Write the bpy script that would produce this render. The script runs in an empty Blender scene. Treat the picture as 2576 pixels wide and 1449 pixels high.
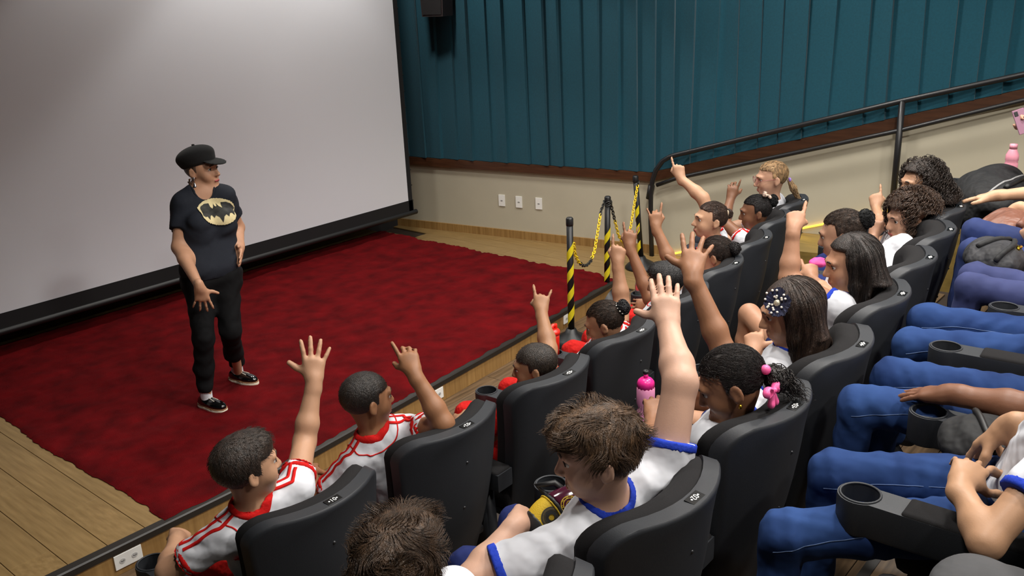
import bpy, bmesh, math, random
import numpy as np
from mathutils import Vector, Matrix
from concurrent.futures import ThreadPoolExecutor
POOL = ThreadPoolExecutor(4)
SC = bpy.context.scene
COL = SC.collection
# ------------------------------------------------------------------ camera
IW, IH, FPX = 2576, 1449, 2270.0
YAW, PITCH, ROLL = [math.radians(a) for a in (49.2, 18.6, 2.5)]
CAM = np.array([0, 0, 2.41])
_f = np.array([math.sin(YAW)*math.cos(PITCH), math.cos(YAW)*math.cos(PITCH), -math.sin(PITCH)])
_r = np.array([math.cos(YAW), -math.sin(YAW), 0.0]); _d = np.cross(_f, _r)
RIGHT = math.cos(ROLL)*_r + math.sin(ROLL)*_d
DOWN = -math.sin(ROLL)*_r + math.cos(ROLL)*_d
FWD = _f
cd = bpy.data.cameras.new('camera'); cam = bpy.data.objects.new('camera', cd); COL.objects.link(cam)
cd.sensor_width = 36; cd.lens = FPX/IW*36; cd.clip_start = .05
cam.matrix_world = Matrix(((RIGHT[0], -DOWN[0], -FWD[0], CAM[0]), (RIGHT[1], -DOWN[1], -FWD[1], CAM[1]), (RIGHT[2], -DOWN[2], -FWD[2], CAM[2]), (0, 0, 0, 1)))
SC.camera = cam
# ------------------------------------------------------------------ light
world = bpy.data.worlds.new('world'); SC.world = world; world.use_nodes = True
world.node_tree.nodes['Background'].inputs[0].default_value = (.80, .86, 1, 1)
world.node_tree.nodes['Background'].inputs[1].default_value = .10
SC.view_settings.view_transform = 'Standard'; SC.view_settings.look = 'None'
SC.view_settings.gamma = 1; SC.view_settings.use_curve_mapping = False
SC.view_settings.exposure = 0.12
CEIL = 4.15
# recessed ceiling downlights over the seats and the stage apron: x, y, watts, spread (degrees)
DOWNLIGHTS = [(1.3, 1.0, 40, 140), (3.3, 1.0, 55, 150), (5.3, 1.0, 60, 150), (1.3, -1.4, 30, 140), (3.3, -1.4, 56, 150), (5.3, -1.4, 56, 150),
              (2.9, 2.9, 32, 100), (4.9, 2.9, 44, 110), (6.4, 3.3, 50, 120), (4.2, 6.1, 26, 100), (5.6, 6.1, 40, 104)]
def downlight_lamp(x, y, watts, spread):
    l = bpy.data.lights.new('downlight', 'SPOT'); l.energy = watts*4.9; l.color = (1, .965, .91); l.shadow_soft_size = .16
    l.spot_size = math.radians(spread); l.spot_blend = .55 if y < 5 else .22
    o = bpy.data.objects.new('downlight_lamp', l); COL.objects.link(o); o.location = (x, y, CEIL-.06)
    return o
for q in DOWNLIGHTS: downlight_lamp(*q)

# ------------------------------------------------------------------ helpers
V = lambda *a: np.array(a if len(a) > 1 else a[0], float)
def nrm(v): v = np.asarray(v, float); return v/(np.linalg.norm(v)+1e-12)
def ray(px, py): return FWD + RIGHT*((px-IW/2)/FPX) + DOWN*((py-IH/2)/FPX)
def on_z(px, py, z): d = ray(px, py); return CAM + d*((z-CAM[2])/d[2])
def on_y(px, py, y): d = ray(px, py); return CAM + d*((y-CAM[1])/d[1])
def at_depth(px, py, p): return CAM + ray(px, py)*float(FWD@(V(p)-CAM))
def depth(p): return float(FWD@(V(p)-CAM))
def reach(p, px, py, length, sign=1):
    """the point of the pixel's ray that lies a bone's length away from p (sign +1: the farther one)"""
    d = nrm(ray(px, py)); q = V(p)-CAM; b = d@q; disc = length**2-(q@q-b*b)
    t = b + (sign*math.sqrt(disc) if disc > 0 else 0)
    return CAM + d*t
def lin(c):
    c = np.asarray(c, float)/255
    return tuple(np.where(c <= .04045, c/12.92, ((c+.055)/1.055)**2.4))
MATS = {}
def mat(name, rgb, rough=.6, noise=0, scale=20, rgb2=None, bump=0, bscale=None, metal=0, spec=.5, emit=0, sheen=0, stretch=None, alpha=1, trans=0, detail=4, coord='Object', wave=None, coat=0, bdist=.01):
    if name in MATS: return MATS[name]
    m = bpy.data.materials.new(name); m.use_nodes = True; nt = m.node_tree; b = nt.nodes['Principled BSDF']
    c = (*lin(rgb), 1); b.inputs['Base Color'].default_value = c
    b.inputs['Roughness'].default_value = rough; b.inputs['Metallic'].default_value = metal
    b.inputs['Specular IOR Level'].default_value = spec
    if coat: b.inputs['Coat Weight'].default_value = coat; b.inputs['Coat Roughness'].default_value = .08
    if sheen: b.inputs['Sheen Weight'].default_value = sheen; b.inputs['Sheen Roughness'].default_value = .5
    if trans: b.inputs['Transmission Weight'].default_value = trans
    b.inputs['Alpha'].default_value = alpha
    if emit: b.inputs['Emission Color'].default_value = c; b.inputs['Emission Strength'].default_value = emit
    if noise or bump or rgb2 is not None:
        tc = nt.nodes.new('ShaderNodeTexCoord'); mp = nt.nodes.new('ShaderNodeMapping'); nt.links.new(tc.outputs[coord], mp.inputs[0])
        if stretch: mp.inputs['Scale'].default_value = stretch
        if wave:
            n = nt.nodes.new('ShaderNodeTexWave'); n.inputs['Distortion'].default_value = wave; n.inputs['Detail'].default_value = detail
        else:
            n = nt.nodes.new('ShaderNodeTexNoise'); n.inputs['Detail'].default_value = detail
        n.inputs['Scale'].default_value = scale; nt.links.new(mp.outputs[0], n.inputs['Vector'])
        fac = n.outputs['Fac'] if 'Fac' in n.outputs else n.outputs[1]
        if noise or rgb2 is not None:
            r = nt.nodes.new('ShaderNodeValToRGB'); nt.links.new(fac, r.inputs[0])
            lo, hi = lin(rgb), lin(rgb2 if rgb2 is not None else rgb)
            if rgb2 is None: lo = tuple(x*(1-noise) for x in hi); hi = tuple(min(1, x*(1+noise)) for x in hi)
            r.color_ramp.elements[0].color = (*lo, 1); r.color_ramp.elements[1].color = (*hi, 1)
            r.color_ramp.elements[0].position = .3; r.color_ramp.elements[1].position = .7
            nt.links.new(r.outputs[0], b.inputs['Base Color'])
        if bump:
            n2 = n
            if bscale:
                n2 = nt.nodes.new('ShaderNodeTexNoise'); n2.inputs['Scale'].default_value = bscale; n2.inputs['Detail'].default_value = 2 if bscale < 40 else 3; nt.links.new(mp.outputs[0], n2.inputs['Vector'])
            bp = nt.nodes.new('ShaderNodeBump'); bp.inputs['Strength'].default_value = bump; bp.inputs['Distance'].default_value = bdist
            nt.links.new(n2.outputs[0], bp.inputs['Height']); nt.links.new(bp.outputs[0], b.inputs['Normal'])
    MATS[name] = m; return m
def link(name, me, material, parent=None):
    o = bpy.data.objects.new(name, me); COL.objects.link(o)
    if material is not None and not me.materials: me.materials.append(material)
    if parent is not None: o.parent = parent
    return o
def tag(o, label, cat, group=None):
    o['label'] = label; o['category'] = cat
    if group: o['group'] = group
    return o
def empty(name, loc=(0, 0, 0), rz=0):
    o = bpy.data.objects.new(name, None); COL.objects.link(o); o.location = loc; o.rotation_euler[2] = rz; o.empty_display_size = .1
    return o
def mesh(verts, faces, smooth=False):
    me = bpy.data.meshes.new('m'); me.from_pydata([tuple(map(float, v)) for v in verts], [], [tuple(f) for f in faces]); me.update()
    if smooth: me.polygons.foreach_set('use_smooth', [True]*len(me.polygons))
    return me
def quads_mesh(Vv, Q, smooth=True):
    me = bpy.data.meshes.new('m'); nv, nq = len(Vv), len(Q); k = Q.shape[1] if nq else 4
    me.vertices.add(nv); me.vertices.foreach_set('co', np.asarray(Vv, np.float32).ravel())
    me.loops.add(nq*k); me.loops.foreach_set('vertex_index', np.asarray(Q, np.int32).ravel())
    me.polygons.add(nq); me.polygons.foreach_set('loop_start', np.arange(0, nq*k, k, dtype=np.int32))
    try: me.polygons.foreach_set('loop_total', np.full(nq, k, np.int32))
    except Exception: pass
    me.update(calc_edges=True); me.polygons.foreach_set('use_smooth', np.full(nq, smooth, bool)); me.validate()
    return me
class MB:
    """collects simple solids into one mesh"""
    def __init__(s): s.v = []; s.f = []
    def add(s, vs, fs):
        n = len(s.v); s.v += [tuple(map(float, p)) for p in vs]; s.f += [tuple(i+n for i in f) for f in fs]; return s
    def box(s, lo, hi, bev=0):
        if bev:
            bm = bmesh.new(); bmesh.ops.create_cube(bm, size=1)
            for v in bm.verts: v.co = Vector([lo[i]+(v.co[i]+.5)*(hi[i]-lo[i]) for i in range(3)])
            bmesh.ops.bevel(bm, geom=bm.edges[:], offset=bev, segments=2, profile=.5, affect='EDGES')
            bm.verts.index_update(); s.add([v.co for v in bm.verts], [[v.index for v in f.verts] for f in bm.faces]); bm.free(); return s
        x0, y0, z0 = lo; x1, y1, z1 = hi
        return s.add([(x0, y0, z0), (x1, y0, z0), (x1, y1, z0), (x0, y1, z0), (x0, y0, z1), (x1, y0, z1), (x1, y1, z1), (x0, y1, z1)],
                     [(0, 3, 2, 1), (4, 5, 6, 7), (0, 1, 5, 4), (1, 2, 6, 5), (2, 3, 7, 6), (3, 0, 4, 7)])
    def tube(s, pts, r, n=10, caps=True, closed=False):
        pts = [V(p) for p in pts]; m = len(pts); rr = r if hasattr(r, '__len__') else [r]*m; ring = []; u = None
        for i, p in enumerate(pts):
            t = nrm(pts[(i+1) % m]-pts[i-1]) if closed else nrm(pts[min(i+1, m-1)]-pts[max(i-1, 0)])
            if u is None: u = nrm(np.cross(t, (0, 0, 1) if abs(t[2]) < .9 else (1, 0, 0)))
            u = nrm(u-t*(u@t)); w = np.cross(t, u)
            ring += [p+rr[i]*(math.cos(a)*u+math.sin(a)*w) for a in [2*math.pi*k/n for k in range(n)]]
        fs = [(i*n+k, i*n+(k+1) % n, ((i+1) % m)*n+(k+1) % n, ((i+1) % m)*n+k) for i in range(m if closed else m-1) for k in range(n)]
        if caps and not closed: fs += [tuple(range(n-1, -1, -1)), tuple(range((m-1)*n, m*n))]
        return s.add(ring, fs)
    def lathe(s, prof, n=24, c=(0, 0, 0), cap=True, fun=None):
        vs = []
        for r, z in prof:
            for k in range(n):
                a = 2*math.pi*k/n; q = r*(fun(a, z) if fun else 1)
                vs.append((c[0]+q*math.cos(a), c[1]+q*math.sin(a), c[2]+z))
        m = len(prof); fs = [(i*n+k, i*n+(k+1) % n, (i+1)*n+(k+1) % n, (i+1)*n+k) for i in range(m-1) for k in range(n)]
        if cap: fs += [tuple(range(n-1, -1, -1)), tuple(range((m-1)*n, m*n))]
        return s.add(vs, fs)
    def prism(s, poly, fn, t0, t1):
        """polygon (list of 2d) extruded between t0 and t1, mapped by fn(u, v, t)"""
        n = len(poly); vs = [fn(u, v, t0) for u, v in poly]+[fn(u, v, t1) for u, v in poly]
        return s.add(vs, [tuple(range(n-1, -1, -1)), tuple(range(n, 2*n))]+[(i, (i+1) % n, n+(i+1) % n, n+i) for i in range(n)])
    def build(s, name, material, parent=None, smooth=False, angle=None):
        me = mesh(s.v, s.f, smooth)
        if angle:
            me.polygons.foreach_set('use_smooth', [True]*len(me.polygons))
            try: me.set_sharp_from_angle(angle=math.radians(angle))
            except Exception: pass
        return link(name, me, material, parent)
def text_mesh(body, size, extrude=.0004):
    cu = bpy.data.curves.new('t', 'FONT'); cu.body = body; cu.size = size; cu.align_x = 'CENTER'; cu.align_y = 'CENTER'; cu.extrude = extrude
    o = bpy.data.objects.new('t', cu); COL.objects.link(o); dg = bpy.context.evaluated_depsgraph_get(); dg.update()
    me = bpy.data.meshes.new_from_object(o.evaluated_get(dg)); bpy.data.objects.remove(o); bpy.data.curves.remove(cu)
    return me
def struct(o): o['kind'] = 'structure'; return o
# ------------------------------------------------------------------ signed distance modelling (smoothly blended bodies, cloth and hair)
def cone(a, b, ra, rb, k=.02): a = V(a); b = V(b); r = max(ra, rb); return ['c', a, b, ra, rb, k, np.minimum(a, b)-r, np.maximum(a, b)+r]
def ell(c, rad, R=None, k=.02, op='e'):
    c = V(c); rad = V(rad); m = rad.max(); return [op, c, np.eye(3) if R is None else np.asarray(R), rad, None, k, c-m, c+m]
def cut(p, n, k=0): return ['p', V(p), nrm(n), None, None, k, None, None]       # keeps the side that n points away from
def subc(a, b, ra, rb, k=.01): q = cone(a, b, ra, rb, k); q[0] = 's'; return q
def band(p, n, w): return ['b', V(p), nrm(n), w, None, 0, None, None]           # keeps |axial distance| < w
def fn(f): return ['f', f, None, None, None, 0, None, None]                    # arbitrary intersection
def _cone_d(P, a, b, ra, rb):
    ab = b-a; L = float(ab@ab); q = P-a
    if L < 1e-12: return np.sqrt(np.einsum('ij,ij->i', q, q))-ra
    h = np.minimum(np.maximum(q@(ab/L), 0), 1)
    q -= h[:, None]*ab
    return np.sqrt(np.einsum('ij,ij->i', q, q))-(ra+(rb-ra)*h)
def _ell_d(P, c, R, rad):
    q = (P-c)@R.T; a = q/rad; b = a/rad; k0 = np.sqrt(np.einsum('ij,ij->i', a, a)); k1 = np.sqrt(np.einsum('ij,ij->i', b, b))+1e-9
    return k0*(k0-1)/k1
def wrinkle(amp, wave, seed, axis=None):
    """soft folds added to a cloth surface"""
    r = np.random.default_rng(seed); A = [nrm(r.normal(0, 1, 3)).astype(np.float32) for _ in range(4)]; k = 6.283/wave
    if axis is not None: A[0] = nrm(V(axis)+.35*A[0]).astype(np.float32)
    def f(P):
        a, b, c, d = [P@x for x in A]
        return amp*(.55*np.sin(k*a+2.0*np.sin(k*.45*b+seed))+.30*np.sin(k*1.7*c+1.6*np.sin(k*.6*d))+.25*np.sin(k*.5*d+b*9))
    return ['n', f, None, None, None, 0, None, None]
def prim_combine(q, P, d):
    t = q[0]; k = q[5]
    if t in 'ce':
        e = _cone_d(P, q[1], q[2], q[3], q[4]) if t == 'c' else _ell_d(P, q[1], q[2], q[3])
        if len(q) > 8:
            for p, n in q[8]: e = np.maximum(e, (P-p)@n)
        if k: h = np.maximum(k-np.abs(d-e), 0)/k; return np.minimum(d, e)-h*h*(k*.25)
        return np.minimum(d, e)
    if t == 'n': return d+q[1](P)
    if t == 's': e = -_cone_d(P, q[1], q[2], q[3], q[4])
    elif t == 'x': e = -_ell_d(P, q[1], q[2], q[3])
    elif t == 'p': e = (P-q[1])@q[2]
    elif t == 'b': e = np.abs((P-q[1])@q[2])-q[3]
    elif t == 'f': e = q[1](P)
    if k: h = np.maximum(k-np.abs(d-e), 0)/k; return np.maximum(d, e)+h*h*(k*.25)
    return np.maximum(d, e)
def sd(prims, P):
    d = np.full(len(P), 1e3, P.dtype)
    for q in prims: d = prim_combine(q, P, d)
    return d
def as32(q):
    r = [x.astype(np.float32) if isinstance(x, np.ndarray) else np.float32(x) if isinstance(x, (float, np.floating)) else x for x in q]
    if len(q) > 8: r[8] = [(p.astype(np.float32), n.astype(np.float32)) for p, n in q[8]]
    return r
def prim_d(q, P):
    e = _cone_d(P, q[1], q[2], q[3], q[4]) if q[0] in 'cs' else _ell_d(P, q[1], q[2], q[3])
    if len(q) > 8:
        for p, n in q[8]: e = np.maximum(e, (P-p)@n)
    return e
def sd_mesh(prims, h, blk=9, slack=.006):
    un = [q for q in prims if q[0] in 'ce']
    lo = np.min([q[6]-q[5] for q in un], 0)-2*h; hi = np.max([q[7]+q[5] for q in un], 0)+2*h
    nb = np.ceil((hi-lo)/(h*blk)).astype(int)+1; n = nb*blk+1
    D = np.full(n, 1., np.float32)
    gi = np.stack(np.meshgrid(*[np.arange(k) for k in nb], indexing='ij'), -1).reshape(-1, 3)
    ctr = lo+(gi+.5)*h*blk; half = h*blk*.5*1.7321
    near = np.zeros(len(ctr), bool)
    for q in un: near |= np.all((q[6]-q[5]-half < ctr) & (q[7]+q[5]+half > ctr), 1)
    gi = gi[near]; ctr = ctr[near]
    DM = np.stack([prim_d(q, ctr) if q[0] in 'cesx' else np.zeros(len(ctr)) for q in prims], 1)
    isu = np.array([q[0] in 'ce' for q in prims]); iss = np.array([q[0] in 'sx' for q in prims]); kk = np.array([q[5] for q in prims])
    dmin = DM[:, isu].min(1); dc = sd(prims, ctr)
    rel = np.where(isu, DM < (dmin[:, None]+2.2*half+kk+slack), np.where(iss, DM < half*1.3+kk+slack, True))
    base = (np.stack(np.meshgrid(*[np.arange(blk+1)]*3, indexing='ij'), -1).reshape(-1, 3)*h).astype(np.float32)
    prims = [as32(q) for q in prims]
    act = np.abs(dc) <= half*1.25+slack
    def sl(g): return (slice(g[0]*blk, g[0]*blk+blk+1), slice(g[1]*blk, g[1]*blk+blk+1), slice(g[2]*blk, g[2]*blk+blk+1))
    for g in gi[~act & (dc < 0)]: D[sl(g)] = -1
    ga = gi[act]; org = (ctr[act]-h*blk*.5).astype(np.float32); ra = rel[act]; m = len(base)
    order = np.lexsort(ga.T[::-1]); CH = 96
    def work(ix):
        X = base[None]+org[ix][:, None]; d = np.full((len(ix), m), 1e3, np.float32); R_ = ra[ix]
        for i, q in enumerate(prims):
            s_ = np.nonzero(R_[:, i])[0]
            if not len(s_): continue
            full = len(s_) == len(ix); P = (X if full else X[s_]).reshape(-1, 3); d0 = (d if full else d[s_]).reshape(-1)
            e = prim_combine(q, P, d0); 
            if full: d = e.reshape(len(ix), m)
            else: d[s_] = e.reshape(len(s_), m)
        return ix, d
    for ix, d in POOL.map(work, [order[i:i+CH] for i in range(0, len(order), CH)]):
        for j, k in enumerate(ix): D[sl(ga[k])] = d[j].reshape(blk+1, blk+1, blk+1)
    return nets(D, lo, h)
CORN = np.array([(0, 0, 0), (1, 0, 0), (0, 1, 0), (1, 1, 0), (0, 0, 1), (1, 0, 1), (0, 1, 1), (1, 1, 1)])
EDG = [(0, 1), (2, 3), (4, 5), (6, 7), (0, 2), (1, 3), (4, 6), (5, 7), (0, 4), (1, 5), (2, 6), (3, 7)]
def nets(D, lo, h):
    S = D < 0
    c = S[:-1, :-1, :-1].astype(np.int8)
    for a in CORN[1:]: c = c+S[a[0]:S.shape[0]-1+a[0], a[1]:S.shape[1]-1+a[1], a[2]:S.shape[2]-1+a[2]]
    cells = np.argwhere((c > 0) & (c < 8))
    if len(cells) == 0: return np.zeros((0, 3)), np.zeros((0, 4), int)
    vid = np.full(c.shape, -1, np.int32); vid[tuple(cells.T)] = np.arange(len(cells))
    vals = np.stack([D[tuple((cells+a).T)] for a in CORN], 1)
    acc = np.zeros((len(cells), 3)); cnt = np.zeros(len(cells))
    for a, b in EDG:
        va, vb = vals[:, a], vals[:, b]; m = (va < 0) != (vb < 0)
        t = np.where(m, va/np.where(m, va-vb, 1), 0)[:, None]
        acc += np.where(m[:, None], CORN[a]+t*(CORN[b]-CORN[a]), 0); cnt += m
    Vv = lo+(cells+acc/cnt[:, None])*h
    Q = []
    for ax in range(3):
        o1, o2 = [(1, 2), (2, 0), (0, 1)][ax]
        sl0 = [slice(None)]*3; sl1 = [slice(None)]*3; sl0[ax] = slice(0, -1); sl1[ax] = slice(1, None)
        ch = S[tuple(sl0)] != S[tuple(sl1)]
        e = np.argwhere(ch); e = e[(e[:, o1] > 0) & (e[:, o2] > 0) & (e[:, o1] < S.shape[o1]-1) & (e[:, o2] < S.shape[o2]-1)]
        d1 = np.zeros(3, int); d1[o1] = 1; d2 = np.zeros(3, int); d2[o2] = 1
        q = np.stack([vid[tuple((e-d1-d2).T)], vid[tuple((e-d2).T)], vid[tuple(e.T)], vid[tuple((e-d1).T)]], 1)
        ins = S[tuple(e.T)]
        Q.append(np.where(ins[:, None], q, q[:, ::-1]))
    Q = np.concatenate(Q); Q = Q[(Q >= 0).all(1)]
    return Vv, Q
def sd_obj(name, prims, h, material, parent=None, smooth=True):
    Vv, Q = sd_mesh(prims, h); return link(name, quads_mesh(Vv, Q, smooth), material, parent)
def grad(prims, P, e=.002):
    g = np.stack([sd(prims, P+np.eye(3)[i]*e)-sd(prims, P-np.eye(3)[i]*e) for i in range(3)], 1)
    return g/(np.linalg.norm(g, axis=1, keepdims=True)+1e-9)
def hit(prims, px, py):
    """where the line of sight through a pixel meets a surface"""
    d = nrm(ray(px, py)); t = .8
    for _ in range(80):
        e = sd(prims, (CAM+d*t)[None])[0]; t += max(e, .0005)*.9
        if e < .0006: break
    return CAM+d*t
def cast(prims, P, d, n=60):
    P = np.array(P, float)
    for _ in range(n): P = P+d*np.clip(sd(prims, P)*.85, 0, .05)[:, None]
    return P
def decal(prims, c, ex, ey, size, inside, off=.0022, n=60):
    """flat print laid on a cloth surface: grid cells inside a 2-d shape"""
    nn = np.cross(ex, ey); us = np.linspace(-1, 1, n); U, Vv = np.meshgrid(us, us); P = c+U.reshape(-1, 1)*size*ex+Vv.reshape(-1, 1)*size*ey
    P = cast(prims, P+nn*.06, -nn); P = P+grad(prims, P)*off; idx = np.arange(U.size).reshape(U.shape); cu = (U[:-1, :-1]+U[1:, 1:])/2; cv = (Vv[:-1, :-1]+Vv[1:, 1:])/2
    Q = np.stack([idx[:-1, :-1], idx[:-1, 1:], idx[1:, 1:], idx[1:, :-1]], -1)[inside(cu, cv)]; used = np.unique(Q); mp = np.full(U.size, -1); mp[used] = np.arange(len(used))
    return quads_mesh(P[used], mp[Q])
def snap(prims, P, off=0, it=4):
    P = np.array(P, float)
    for _ in range(it): P = P-(sd(prims, P)-off)[:, None]*grad(prims, P)
    return P
def ribbon(prims, pts, width, off=.002, n=24):
    """a flat strip of cloth laid on a surface along a path"""
    pts = np.array(pts, float); s = np.linspace(0, len(pts)-1, n); P = np.stack([np.interp(s, np.arange(len(pts)), pts[:, i]) for i in range(3)], 1)
    P = snap(prims, P, off); N = grad(prims, P); T = np.gradient(P, axis=0); T /= np.linalg.norm(T, axis=1, keepdims=True)+1e-9
    B = np.cross(N, T); A = snap(prims, P+B*width/2, off); Bm = snap(prims, P-B*width/2, off)
    vs = np.concatenate([A, Bm, A-grad(prims, A)*off*1.5, Bm-grad(prims, Bm)*off*1.5]); q = []
    for i in range(n-1): q += [(i, i+1, n+i+1, n+i), (2*n+i, 2*n+i+1, i+1, i), (n+i, n+i+1, 3*n+i+1, 3*n+i)]
    return quads_mesh(vs, np.array(q))
def strands_mesh(paths, r0, r1, sides=3):
    """paths: (n, m, 3) array of hair locks -> one mesh of thin tapering tubes"""
    P = np.asarray(paths); n, m, _ = P.shape; T = np.gradient(P, axis=1); T /= np.linalg.norm(T, axis=2, keepdims=True)+1e-9
    ref = np.array([.3, .5, .81]); U = np.cross(T, ref); U /= np.linalg.norm(U, axis=2, keepdims=True)+1e-9; Wv = np.cross(T, U)
    r = np.linspace(r0, r1, m)[None, :, None]
    rings = np.stack([P+r*(math.cos(a)*U+math.sin(a)*Wv) for a in [2*math.pi*k/sides for k in range(sides)]], 2)  # n,m,s,3
    vs = rings.reshape(-1, 3); i = np.arange(n)[:, None, None]*m*sides; j = np.arange(m-1)[None, :, None]*sides; k = np.arange(sides)[None, None, :]; k2 = (k+1) % sides
    Q = np.stack([np.broadcast_to(x, (n, m-1, sides)).reshape(-1) for x in (i+j+k, i+j+k2, i+j+sides+k2, i+j+sides+k)], 1)
    return quads_mesh(vs, Q)
RNG = np.random.default_rng(7); random.seed(7)
# ------------------------------------------------------------------ setting
FL = [-.148, .162, .472, .782]                       # floor heights of the seating tiers
WA = V(6.934, 6.587); WD = V(.18283, -.98314); WN = V(-.98314, -.18283)   # side wall: point, direction towards the back of the room, inward normal
def wall_pt(s, off=0, z=0): p = WA+WD*s+WN*off; return V(p[0], p[1], z)
def wall_s(y): return (WA[1]-y)/.98314
def on_wall(px, py, off=0):
    r = ray(px, py); t = ((WA+WN*off-CAM[:2])@WN)/(r[:2]@WN); return CAM+r*t
oak = mat('oak_laminate', (122, 97, 58), .36, rgb2=(148, 121, 78), scale=3.2, stretch=(14, 1.1, 6), bump=.03, detail=8)
oak2 = mat('oak_laminate_vertical', (134, 100, 54), .4, rgb2=(162, 127, 76), scale=5, stretch=(9, 9, .5), detail=6)
darkwood = mat('dark_floor_laminate', (70, 55, 40), .42, rgb2=(112, 90, 66), scale=3, stretch=(1.2, 16, 6), bump=.03, detail=7)
darkbase = mat('floor_underlay', (52, 41, 32), .7)
cream = mat('cream_wall_paint', (182, 175, 155), .65, noise=.03, scale=3, bump=.02)
brown = mat('dark_stained_rail_wood', (62, 36, 20), .45, rgb2=(82, 50, 30), scale=4, stretch=(1, 1, 12))
black = mat('matte_black_paint', (22, 22, 23), .5)
blackmetal = mat('black_painted_steel', (30, 30, 32), .38)
teal = mat('teal_curtain_cloth', (11, 72, 88), .95, noise=.10, scale=60, sheen=.1, bump=.08)
screenm = mat('projection_screen_fabric', (224, 226, 232), .9)
white = mat('white_plastic', (236, 236, 232), .35)
grey = mat('grey_plastic', (150, 150, 150), .4)
# stage
EDGE = [(-.8, 3.83), (1.0, 3.83), (2.63, 3.80), (4.5, 3.93), (6.1, 4.08)]
def edge_y(x): return float(np.interp(x, [e[0] for e in EDGE], [e[1] for e in EDGE]))
poly = EDGE+[(6.1, 7.5), (-.8, 7.5)]
stage = struct(MB().prism([(x, y) for x, y in poly], lambda u, v, t: (u, v, t), FL[0], -.012).build('floor_stage', oak))
kp = [(x, y+.012) for x, y in EDGE]
for i in range(len(EDGE)-1):
    (x0, y0), (x1, y1) = EDGE[i], EDGE[i+1]
    n = max(1, round((x1-x0)/1.2))
    for j in range(n):
        a = x0+(x1-x0)*j/n; b = x0+(x1-x0)*(j+1)/n
        MB().prism([(a+.001, edge_y(a)-.014), (b-.001, edge_y(b)-.014), (b-.001, edge_y(b)+.0), (a+.001, edge_y(a)+.0)], lambda u, v, t: (u, v, t), FL[0]+.001, -.03).build('kick_panel', oak2, stage)
pr = [(-.022, -.034), (-.022, -.004), (-.016, .003), (.028, .003), (.028, -.034)]
vs = []
for x, y in EDGE: vs += [(x, y+u, v) for u, v in pr]
m = len(pr); fs = [(i*m+k, i*m+(k+1) % m, (i+1)*m+(k+1) % m, (i+1)*m+k) for i in range(len(EDGE)-1) for k in range(m)]+[tuple(range(m-1, -1, -1)), tuple(range((len(EDGE)-1)*m, len(EDGE)*m))]
MB().add(vs, fs).build('nosing', mat('dark_rubber_nosing', (34, 30, 26), .45), stage)
def plank_mesh(w, l, h=.012, mt=oak):
    me = MB().box((0, 0, -h), (w-.003, l-.003, 0), .0015); me = mesh(me.v, me.f); me.materials.append(mt); return me
pm = plank_mesh(.185, 1.22)
def plank(parent, me, x, y, z, rz=0, sx=1, sy=1):
    o = bpy.data.objects.new('plank', me); COL.objects.link(o); o.location = (x, y, z); o.rotation_euler[2] = rz; o.scale = (sx, sy, 1); o.parent = parent
for i in range(14):                                  # stage boards that the rug leaves bare
    x = -.73+i*.185; y = edge_y(x+.09)+.03; off = (i*.47) % 1.22
    first = True
    while y < 6.7:
        l = 1.22-off if first and off > .1 else 1.22
        plank(stage, pm, x, y, .0, sy=l/1.22); y += l; first = False
# rug
def rug():
    nx, ny = 200, 160; X = np.linspace(0, 1, nx); Y = np.linspace(0, 1, ny); r = np.random.default_rng(3)
    def smooth(n, amp, f):
        k = r.normal(0, 1, n); ker = np.ones(f)/f; return amp*np.convolve(np.pad(k, f, mode='wrap'), ker, 'same')[f:-f]*math.sqrt(f)
    lx = 1.755+smooth(ny, .004, 3)+smooth(ny, .008, 25); rx = 6.085+smooth(ny, .010, 3)+smooth(ny, .018, 14)
    vs = []
    for j in range(ny):
        for i in range(nx):
            x = lx[j]+(rx[j]-lx[j])*X[i]; y0 = edge_y(x)+.012; y = y0+(7.05-y0)*Y[j]
            vs.append((x, y))
    A = np.array(vs).reshape(ny, nx, 2)
    A[0, :, 1] += smooth(nx, .006, 3)
    z = np.full((ny, nx), .014)
    for f, a in ((31, .0022), (9, .0016), (3, .0022)):
        k = r.normal(0, 1, (ny, nx))
        for ax in (0, 1): k = np.apply_along_axis(lambda q: np.convolve(q, np.ones(f)/f, 'same'), ax, k)
        z += a*k*f
    z[0] = .004; z[-1] = .004; z[:, 0] = .004
    z[:, -1] = -.05; A[:, -1, 0] += .02
    top = np.concatenate([A, z[..., None]], 2).reshape(-1, 3); idx = np.arange(nx*ny).reshape(ny, nx)
    Q = np.stack([idx[:-1, :-1], idx[:-1, 1:], idx[1:, 1:], idx[1:, :-1]], -1).reshape(-1, 4)
    return quads_mesh(top, Q)
def rug_mat():
    m = mat('red_pile', (76, 5, 9), 1.0, rgb2=(112, 9, 15), scale=6, detail=12, bump=.8, bscale=300, spec=.1); nt = m.node_tree
    return m
tag(link('rug', rug(), rug_mat()), 'deep red shaggy carpet covering most of the low stage', 'carpet')
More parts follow.
